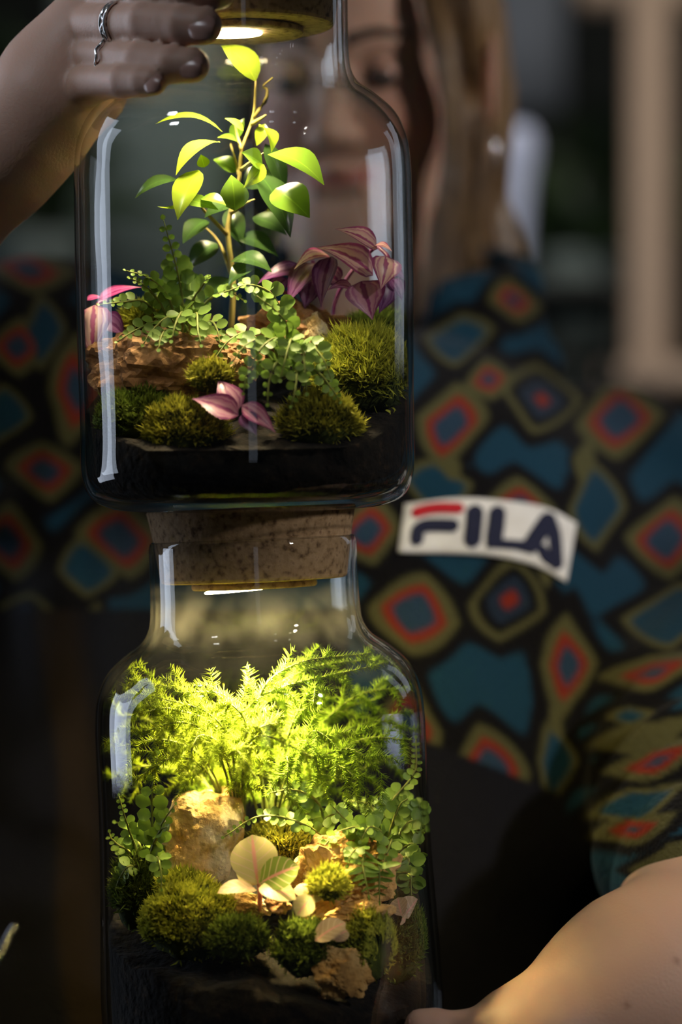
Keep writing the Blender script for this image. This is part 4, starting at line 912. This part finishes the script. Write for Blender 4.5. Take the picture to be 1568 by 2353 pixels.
# plain dark lower part of the garment
bound = np.where(U < 800, 1400 + 0*U, 1690 + (U-950)*0.40)
def seg_dist(p, a, b):
    a = np.array(a); ab = np.array(b) - a; t = np.clip((p-a) @ ab/(ab @ ab), 0, 1); return np.linalg.norm(p - a - t[:, None]*ab, axis=1)
arm = np.minimum(seg_dist(jv, SHR, MAR), seg_dist(jv, MAR, ELR)) < .086
low = (sm(-4, 4, W - bound)*(1 - arm))[:, None]
sl = (W-1400)*0.07 + 14*np.sin(W*.008); strip = (sm(75, 110, U-sl)*(1-sm(150, 230, U-sl)))[:, None]; nv = np.array((0.006, 0.006, 0.009))*(1-strip) + np.array((0.018, 0.012, 0.008))*strip  # warm jar light on the torso side, painted as a browner band
kol = kol*0.42; kol = kol*(1-low) + nv*low
jacket = link('fleece_jacket', mesh_np('fleece_jacket', jv, jf, M['fleece'], True, kol), person)
print('jacket', len(jv))

# chest patch, laid on the fleece
def on_fleece(u, w_, lift):
    """point on the fleece seen at (u, w_), lifted towards the front"""
    lo_, hi_ = 0.0, 0.5
    ys = np.linspace(0.02, 0.45, 260); k = (CAMD + ys)/CAMD/PXM
    pts = np.stack([(u-784)*k, ys, (1176.5-w_)*k], 1).astype(np.float32)
    d = sdf(jk, pts) + fold(pts); i = int(np.argmax(d < 0)); 
    y = ys[i-1] + (ys[i]-ys[i-1])*d[i-1]/(d[i-1]-d[i]) - lift
    return P(u, w_, y)
def bil(a, s, t): return a
TOPC = catmull([Vector((930, 1158, 0)), Vector((1050, 1144, 0)), Vector((1160, 1150, 0)), Vector((1255, 1166, 0)), Vector((1325, 1202, 0))], 33)
BOTC = catmull([Vector((914, 1270, 0)), Vector((1030, 1272, 0)), Vector((1130, 1278, 0)), Vector((1230, 1300, 0)), Vector((1302, 1338, 0))], 33)
NY = 12; G = []
for j in range(NY+1):
    for i in range(33):
        q = TOPC[i].lerp(BOTC[i], j/NY); G.append(on_fleece(q.x, q.y, 0))
G = np.array([tuple(p) for p in G]).reshape(NY+1, 33, 3)
for _ in range(3):   # the patch is stiffer than the fleece
    Y = G[..., 1]; Y2 = Y.copy(); Y2[1:-1, 1:-1] = (Y[:-2, 1:-1]+Y[2:, 1:-1]+Y[1:-1, :-2]+Y[1:-1, 2:])/4; G[..., 1] = Y2
def patch_pt(s, t, lift):
    i = min(max(s, 0), 1)*32; j = min(max(t, 0), 1)*NY; a = min(int(i), 31); b = min(int(j), NY-1); i -= a; j -= b
    p = (G[b, a]*(1-i)+G[b, a+1]*i)*(1-j) + (G[b+1, a]*(1-i)+G[b+1, a+1]*i)*j
    return Vector((p[0], p[1]-lift, p[2]))
v = []; f = []
for lift in (0.0032, 0.0012):
    for j in range(NY+1):
        for i in range(33):
            e = 0.0006 if (lift > .002 and (i in (0, 32) or j in (0, NY))) else 0
            v.append(patch_pt(i/32, j/NY, lift - e))
n1_ = (NY+1)*33
for j in range(NY):
    for i in range(32):
        a = j*33+i; f.append((a, a+33, a+34, a+1)); f.append((n1_+a, n1_+a+1, n1_+a+34, n1_+a+33))
for i in range(32): f.append((i, i+1, n1_+i+1, n1_+i)); a = NY*33+i; f.append((a+1, a, n1_+a, n1_+a+1))
for j in range(NY): a = j*33; f.append((a+33, a, n1_+a, n1_+a+33)); a += 32; f.append((a, a+33, n1_+a+33, n1_+a))
patch = link('chest_patch', mesh('chest_patch', v, f, M['white_cloth']), person, label='white patch with navy and red lettering')
def ribbon(pts, hw, n=14, st=None):
    """outline of a rounded stroke in patch pixels"""
    C = catmull([Vector((x, y, 0)) for x, y in pts], n) if len(pts) > 1 else None
    L = []; R = []
    for i, p in enumerate(C):
        t = (C[min(i+1, n-1)]-C[max(i-1, 0)]).normalized(); b = Vector((-t.y, t.x, 0)); L.append(p+b*hw); R.append(p-b*hw)
    cap = lambda c, a0: [c + Vector((math.cos(a0+PI*k/8), math.sin(a0+PI*k/8), 0))*hw for k in range(1, 8)]
    t1 = (C[-1]-C[-2]); a1 = math.atan2(t1.y, t1.x); t0 = (C[0]-C[1]); a0 = math.atan2(t0.y, t0.x)
    return L, R, cap(C[-1], a1-PI/2), cap(C[0], a0-PI/2), C
def letter(name, strokes, m, lift):
    vs = []; fs = []
    def to(p):
        # photo pixel -> patch parameter by the two edge curves
        s = min(range(33), key=lambda i: abs(TOPC[i].lerp(BOTC[i], .5).x + (0) - p.x))
        best_ = None
        s = s/32
        for _ in range(6):
            i = s*32; a = min(int(i), 31); i -= a; tp = TOPC[a].lerp(TOPC[a+1], i); bt = BOTC[a].lerp(BOTC[a+1], i)
            t = (p.y-tp.y)/(bt.y-tp.y); x = tp.x + (bt.x-tp.x)*t; s = min(max(s + (p.x-x)/395, 0), 1)
        return s, t
    for st in strokes:
        if st[0] == 'poly':
            pts = [Vector((x, y, 0)) for x, y in st[1]]; tri = [tuple(range(len(pts)))]
        else:
            L, R, c1, c0, C = ribbon(st[1], st[2]); n = len(L); pts = L + R; tri = [(i, i+1, n+i+1, n+i) for i in range(n-1)]
            o = len(pts); pts = pts + c1; tri.append(tuple([2*n-1] + [o+k for k in range(len(c1))] + [n-1])); o = len(pts); pts = pts + c0; tri.append(tuple([0] + [o+k for k in range(len(c0))] + [n]))
        b = len(vs); k = len(pts)
        for li in (lift, lift-0.0009):
            for p in pts: vs.append(patch_pt(*to(p), li))
        for q in tri: fs.append(tuple(b+i for i in q)); fs.append(tuple(b+k+i for i in q)[::-1])
        if st[0] == 'poly':
            for i in range(k): j = (i+1) % k; fs.append((b+i, b+j, b+k+j, b+k+i))
    link(name, mesh(name, vs, fs, m, smooth=False), patch)
letter('letter_bar', [('s', [(959, 1176), (985, 1169), (1015, 1166), (1054, 1167)], 12.5)], M['red_cloth'], .0044)
letter('letter', [('s', [(958, 1238), (961, 1218), (976, 1208), (1000, 1206), (1040, 1207)], 15)], M['navy_cloth'], .0044)
letter('letter', [('s', [(1092, 1178), (1089, 1210), (1086, 1238)], 19.5)], M['navy_cloth'], .0044)
letter('letter', [('s', [(1143, 1180), (1140, 1208), (1136, 1238)], 19), ('poly', [(1119, 1225), (1152, 1238), (1212, 1242), (1228, 1272), (1180, 1262), (1118, 1258)])], M['navy_cloth'], .0044)
letter('letter', [('s', [(1222, 1250), (1240, 1222), (1258, 1196)], 20), ('s', [(1262, 1192), (1274, 1230), (1279, 1294)], 15), ('s', [(1246, 1262), (1256, 1280), (1276, 1294)], 12), ('poly', [(1205, 1240), (1238, 1256), (1222, 1272), (1196, 1266)])], M['navy_cloth'], .0044)

# zip on the dark fleece at the left edge
zp = [P(-12, 2215, .10), P(8, 2178, .10), P(20, 2150, .10), P(34, 2128, .10)]
C = catmull(zp, 9); pr_ = [tube(C, .0022, 6)]
zip_ = link('zip', mesh('zip', *pr_[0], M['navy_cloth']), person)
for p in C[1:]: link('zip_tooth', mesh('zip_tooth', *bevel_box(p + Vector((0, -.002, 0)), (.0045, .002, .002), .0005), M['silver']), zip_)

# hair
hair = [HE((0, 18, 40), (81, 98, 86), .02), HE((0, -88, -28), (66, 70, 92), .02, 's'), HE((54, 54, -10), (22, 38, 56), .03), HE((-54, 54, -10), (22, 38, 56), .03)]
hair += [HP((52, 56, -20), (60, 64, -130), 20, 17, .03), HP((60, 64, -130), (52, 74, -205), 17, 8, .03), HP((-60, 52, -20), (-70, 60, -120), 24, 20, .03), HP((-70, 60, -120), (-56, 70, -190), 20, 8, .03),
         HE((88, 2, -6), (12, 20, 30), .01, 's')]
hv, hf = polygonise(hair, .003, lambda p: 0.0014*np.sin(p[:, 0]*420 + p[:, 1]*260 + 40*p[:, 2]))
hr = link('hair', mesh_np('hair', hv, hf, M['hair'], True), person)
parts = []
rs = random.Random(11)
for i in range(150):
    a = rs.gauss(0, 1); b = rs.gauss(0, 1)
    parts.append(tube(catmull([P(975+12*a, -60, .36), P(1008+12*a, 80, .355+.005*b), P(1036+10*a, 240, .36+.006*b), P(1040+13*a, 400, .365+.006*b), P(1012+16*a, 560, .365+.01*b), P(1000+20*a+8*b, 720, .36+.01*b), P(985+22*a, 790+26*b, .355)][:7 if i % 3 else 6], 22), lambda t: .0009*(1-.7*t), 3, False))
for i in range(120):
    a = rs.gauss(0, 1); b = rs.gauss(0, 1)
    parts.append(tube(catmull([P(1040+14*a, -60, .37), P(1066+14*a, 90, .40+.008*b), P(1080+12*a, 240, .415), P(1088+15*a, 420, .42+.01*b), P(1075+18*a, 560, .40+.01*b), P(1045+24*a, 690+20*b, .375)], 20), lambda t: .0010*(1-.7*t), 3, False))
v, f = merge(parts); link('loose_strands', mesh('loose_strands', v, f, M['hair']), hr, kind='stuff')
# brows, lashes, eyes, earring
for s in (-1, 1):
    pts = [H(s*(13+36*t), -93+12*t*t+4*t, 20+5*math.sin(PI*t*.9)) for t in np.linspace(0, 1, 10)]
    link('eyebrow', mesh('eyebrow', *tube(pts, lambda t: .0034*(1-.6*t)+.0006, 8), M['brow']), person)
    link('eyeball', mesh('eyeball', *[q for q in lathe([(max(.0115*math.sin(PI*i/12), .0001), .0115*math.cos(PI*i/12)) for i in range(13)], 16)], M['eye']), person, mw=Matrix.Translation(H(s*31, -77, -3)))
    pts = [H(s*(18+27*t), -91.5 - 2.5*math.sin(PI*t) + 5*t, -4.5 - 3.2*math.sin(PI*t)) for t in np.linspace(0, 1, 10)]
    link('eyelashes', mesh('eyelashes', *tube(pts, lambda t: .0017*math.sin(PI*(.1+.8*t)), 6), M['brow']), person)
link('earring', mesh('earring', *tube([H(80, 8, -42), H(81, 7, -52), H(81, 7, -62), H(80, 7, -72)], lambda t: .0018+.0014*math.sin(PI*t), 8), M['silver']), person)

# finger nails and rings
def nail(c, ax, nrm, L, W_):
    ax = Vector(ax).normalized(); nrm = Vector(nrm); nrm = (nrm-ax*nrm.dot(ax)).normalized(); b = ax.cross(nrm); v = []; f = []
    for i in range(9):
        s = -1 + 2*i/8
        wv = W_*(1-abs(s)**4*.55)
        for k in range(7):
            u = -1 + 2*k/6; v.append(Vector(c) + ax*(s*L/2) + b*(u*wv/2) - nrm*(abs(u)**2*W_*.16) - nrm*(s*s*.0005))
    for i in range(8):
        for k in range(6): f.append((i*7+k, i*7+k+1, (i+1)*7+k+1, (i+1)*7+k))
    n = len(v); v2 = [q - nrm*.0008 for q in v]; f2 = [tuple(n+i for i in q)[::-1] for q in f]
    link('fingernail', mesh('fingernail', v+v2, f+f2, M['nail']), person)
nail(P(460, 59, -.0905), P(480, 61, -.0735)-P(440, 59, -.070), (0.15, -1, .1), .0125, .0115)
nail(P(434, 150, -.0886), P(455, 150, -.0715)-P(415, 149, -.0675), (0.15, -1, .1), .0115, .0108)
nail(P(346, 187, -.0842), P(362, 187, -.0675)-P(330, 187, -.0625), (0.1, -1, .1), .0095, .0088)
nail(P(968, 2343, -.0625), (-1, 0, -.02), (-.1, -.7, .7), .0115, .0105)
def band(c, ax, r, tr, n=36, wave=0):
    ax = Vector(ax).normalized(); a = ax.orthogonal().normalized(); b = ax.cross(a)
    pts = [Vector(c) + (a*math.cos(t)+b*math.sin(t))*r + ax*(wave*math.cos(t*9)) for t in np.linspace(0, 2*PI, n)]
    return tube(pts, tr, 6, False)
mid_c = P(278, 55, -.0455); ax1 = P(335, 50, -.052) - P(262, 56, -.030)
link('ring', mesh('ring', *merge([band(mid_c + ax1.normalized()*.0018, ax1, .0107, .0008), band(mid_c - ax1.normalized()*.0018, ax1, .0107, .0008), band(mid_c, ax1, .0106, .0008, 60, .0016)]), M['silver']), person, label='open-work silver ring')
link('ring', mesh('ring', *band(P(262, 133, -.0425), P(325, 140, -.052) - P(258, 132, -.030), .0101, .0008, 60, .0010), M['silver']), person, label='thin wavy silver ring')

# ================================================================== BACKGROUND (out of focus)
D = 2.6
def bx(x0, y0, x1, y1, y, th):
    a = P(x0, y1, y); b = P(x1, y0, y); return bevel_box(((a.x+b.x)/2, y+th/2, (a.z+b.z)/2), (b.x-a.x, th, b.z-a.z), .006)
rack = thing('wooden_rack', P(1500, 870, D), 'pale wooden rack with an upright post in the right background', 'rack')
link('post', mesh('post', *bx(1452, -120, 1545, 3215, D, .07), M['wood']), rack)
link('top_rail', mesh('top_rail', *bx(1330, -60, 1760, 16, D+.075, .05), M['wood']), rack)
link('shelf_board', mesh('shelf_board', *bx(1395, 828, 1800, 905, D-.09, .16), M['wood']), rack)
vz = P(1186, 640, 2.0)
v, f = lathe([(.001, 0), (.020, 0), (.026, .01), (.030, .06), (.036, .12), (.046, .17), (.054, .205), (.056, .225), (.050, .245), (.034, .258), (.028, .25), (.001, .24)], 40)
link('vase', mesh('vase', v, f, M['vase']), None, 'slender pale blue vase out of focus beside the ear', 'vase', mw=Matrix.Translation(vz) @ Matrix.Diagonal((.5, .5, .78, 1)))
sh = thing('shelf', P(1260, 665, 2.0), 'dark shelf carrying the pale blue vase', 'shelf')
link('board', mesh('board', *bx(1080, 640, 1440, 690, 1.9, .3), M['wall']), sh)
for lx in (1095, 1395):
    link('leg', mesh('leg', *bx(lx, 690, lx+30, 3580, 2.02, .04), M['wall']), sh)
link('linen_panel', mesh('linen_panel', *bx(1085, -80, 1300, 250, 3.2, .05), M['greycloth']), None, 'blue-grey hanging linen panel blurred at the top right', 'panel')
link('board', mesh('board', *bx(130, -60, 520, 700, 3.0, .06), M['teal']), None, 'teal-grey board blurred behind the upper jar at the left', 'board')
def bg_plant(loc, n, spread, L, label, seed, name='potted_plant', potr=.08):
    r = random.Random(seed); loc = Vector(loc); root = thing(name, loc, label, 'plant')
    v, f = lathe([(.001, -.14), (potr*.7, -.14), (potr, 0), (potr*1.05, .01), (potr*.9, .01), (potr*.85, -.01), (.001, -.01)], 28)
    link('pot', mesh('pot', v, f, M['pot']), root, mw=Matrix.Translation(loc))
    sd = thing('plant_stand', Vector((loc.x, loc.y, -1.4)), 'wooden stand under the ' + label, 'stand')
    v, f = lathe([(.001, -.165), (potr*1.2, -.165), (potr*1.2, -.142), (.001, -.142)], 28); link('stand_top', mesh('stand_top', v, f, M['wall'], smooth=False), sd, mw=Matrix.Translation(loc))
    for k in range(3):
        a = 2*PI*k/3; q = Vector((math.cos(a), math.sin(a), 0))*potr
        v, f = tube([loc + q + Vector((0, 0, -.16)), Vector((loc.x, loc.y, -1.4)) + q*1.6], .012, 8); link('leg', mesh('leg', v, f, M['wall']), sd)
    for i in range(n):
        d = Vector((r.gauss(0, .7), r.gauss(0, .5), r.uniform(.2, 1.3))).normalized(); b = loc + d*spread*r.uniform(.1, .8); t = b + (d + Vector((r.gauss(0, .4), r.gauss(0, .4), r.gauss(-.2, .4)))).normalized()*L*r.uniform(.7, 1.2)
        link('leaf', leaf_mesh('leaf', b, t, L*.45, M['bgleaf'], (r.uniform(-.5, .5), -.8, .6), .15, .2, (0.2, .3, .03), 'ovate', 6, 3, jar=False), root)
        if i % 3 == 0:
            v, f = tube(catmull([loc, loc + d*spread*.2, b], 6), .003, 4); link('stem', mesh('stem', v, f, M['bgleaf']), root)
bg_plant(P(1340, 600, 3.0), 60, .26, .10, 'leafy green plant blurred between vase and wooden post', 1)
bg_plant(P(1360, 860, 3.6), 26, .12, .08, 'low plant in a grey-green pot blurred above the shoulder', 2)
bg_plant(P(60, 560, 2.4), 50, .3, .11, 'dark leafy plant blurred behind the forearm at the left', 3)
bg_plant(P(1740, 620, 3.5), 30, .25, .1, 'plant blurred at the right edge behind the post', 4)
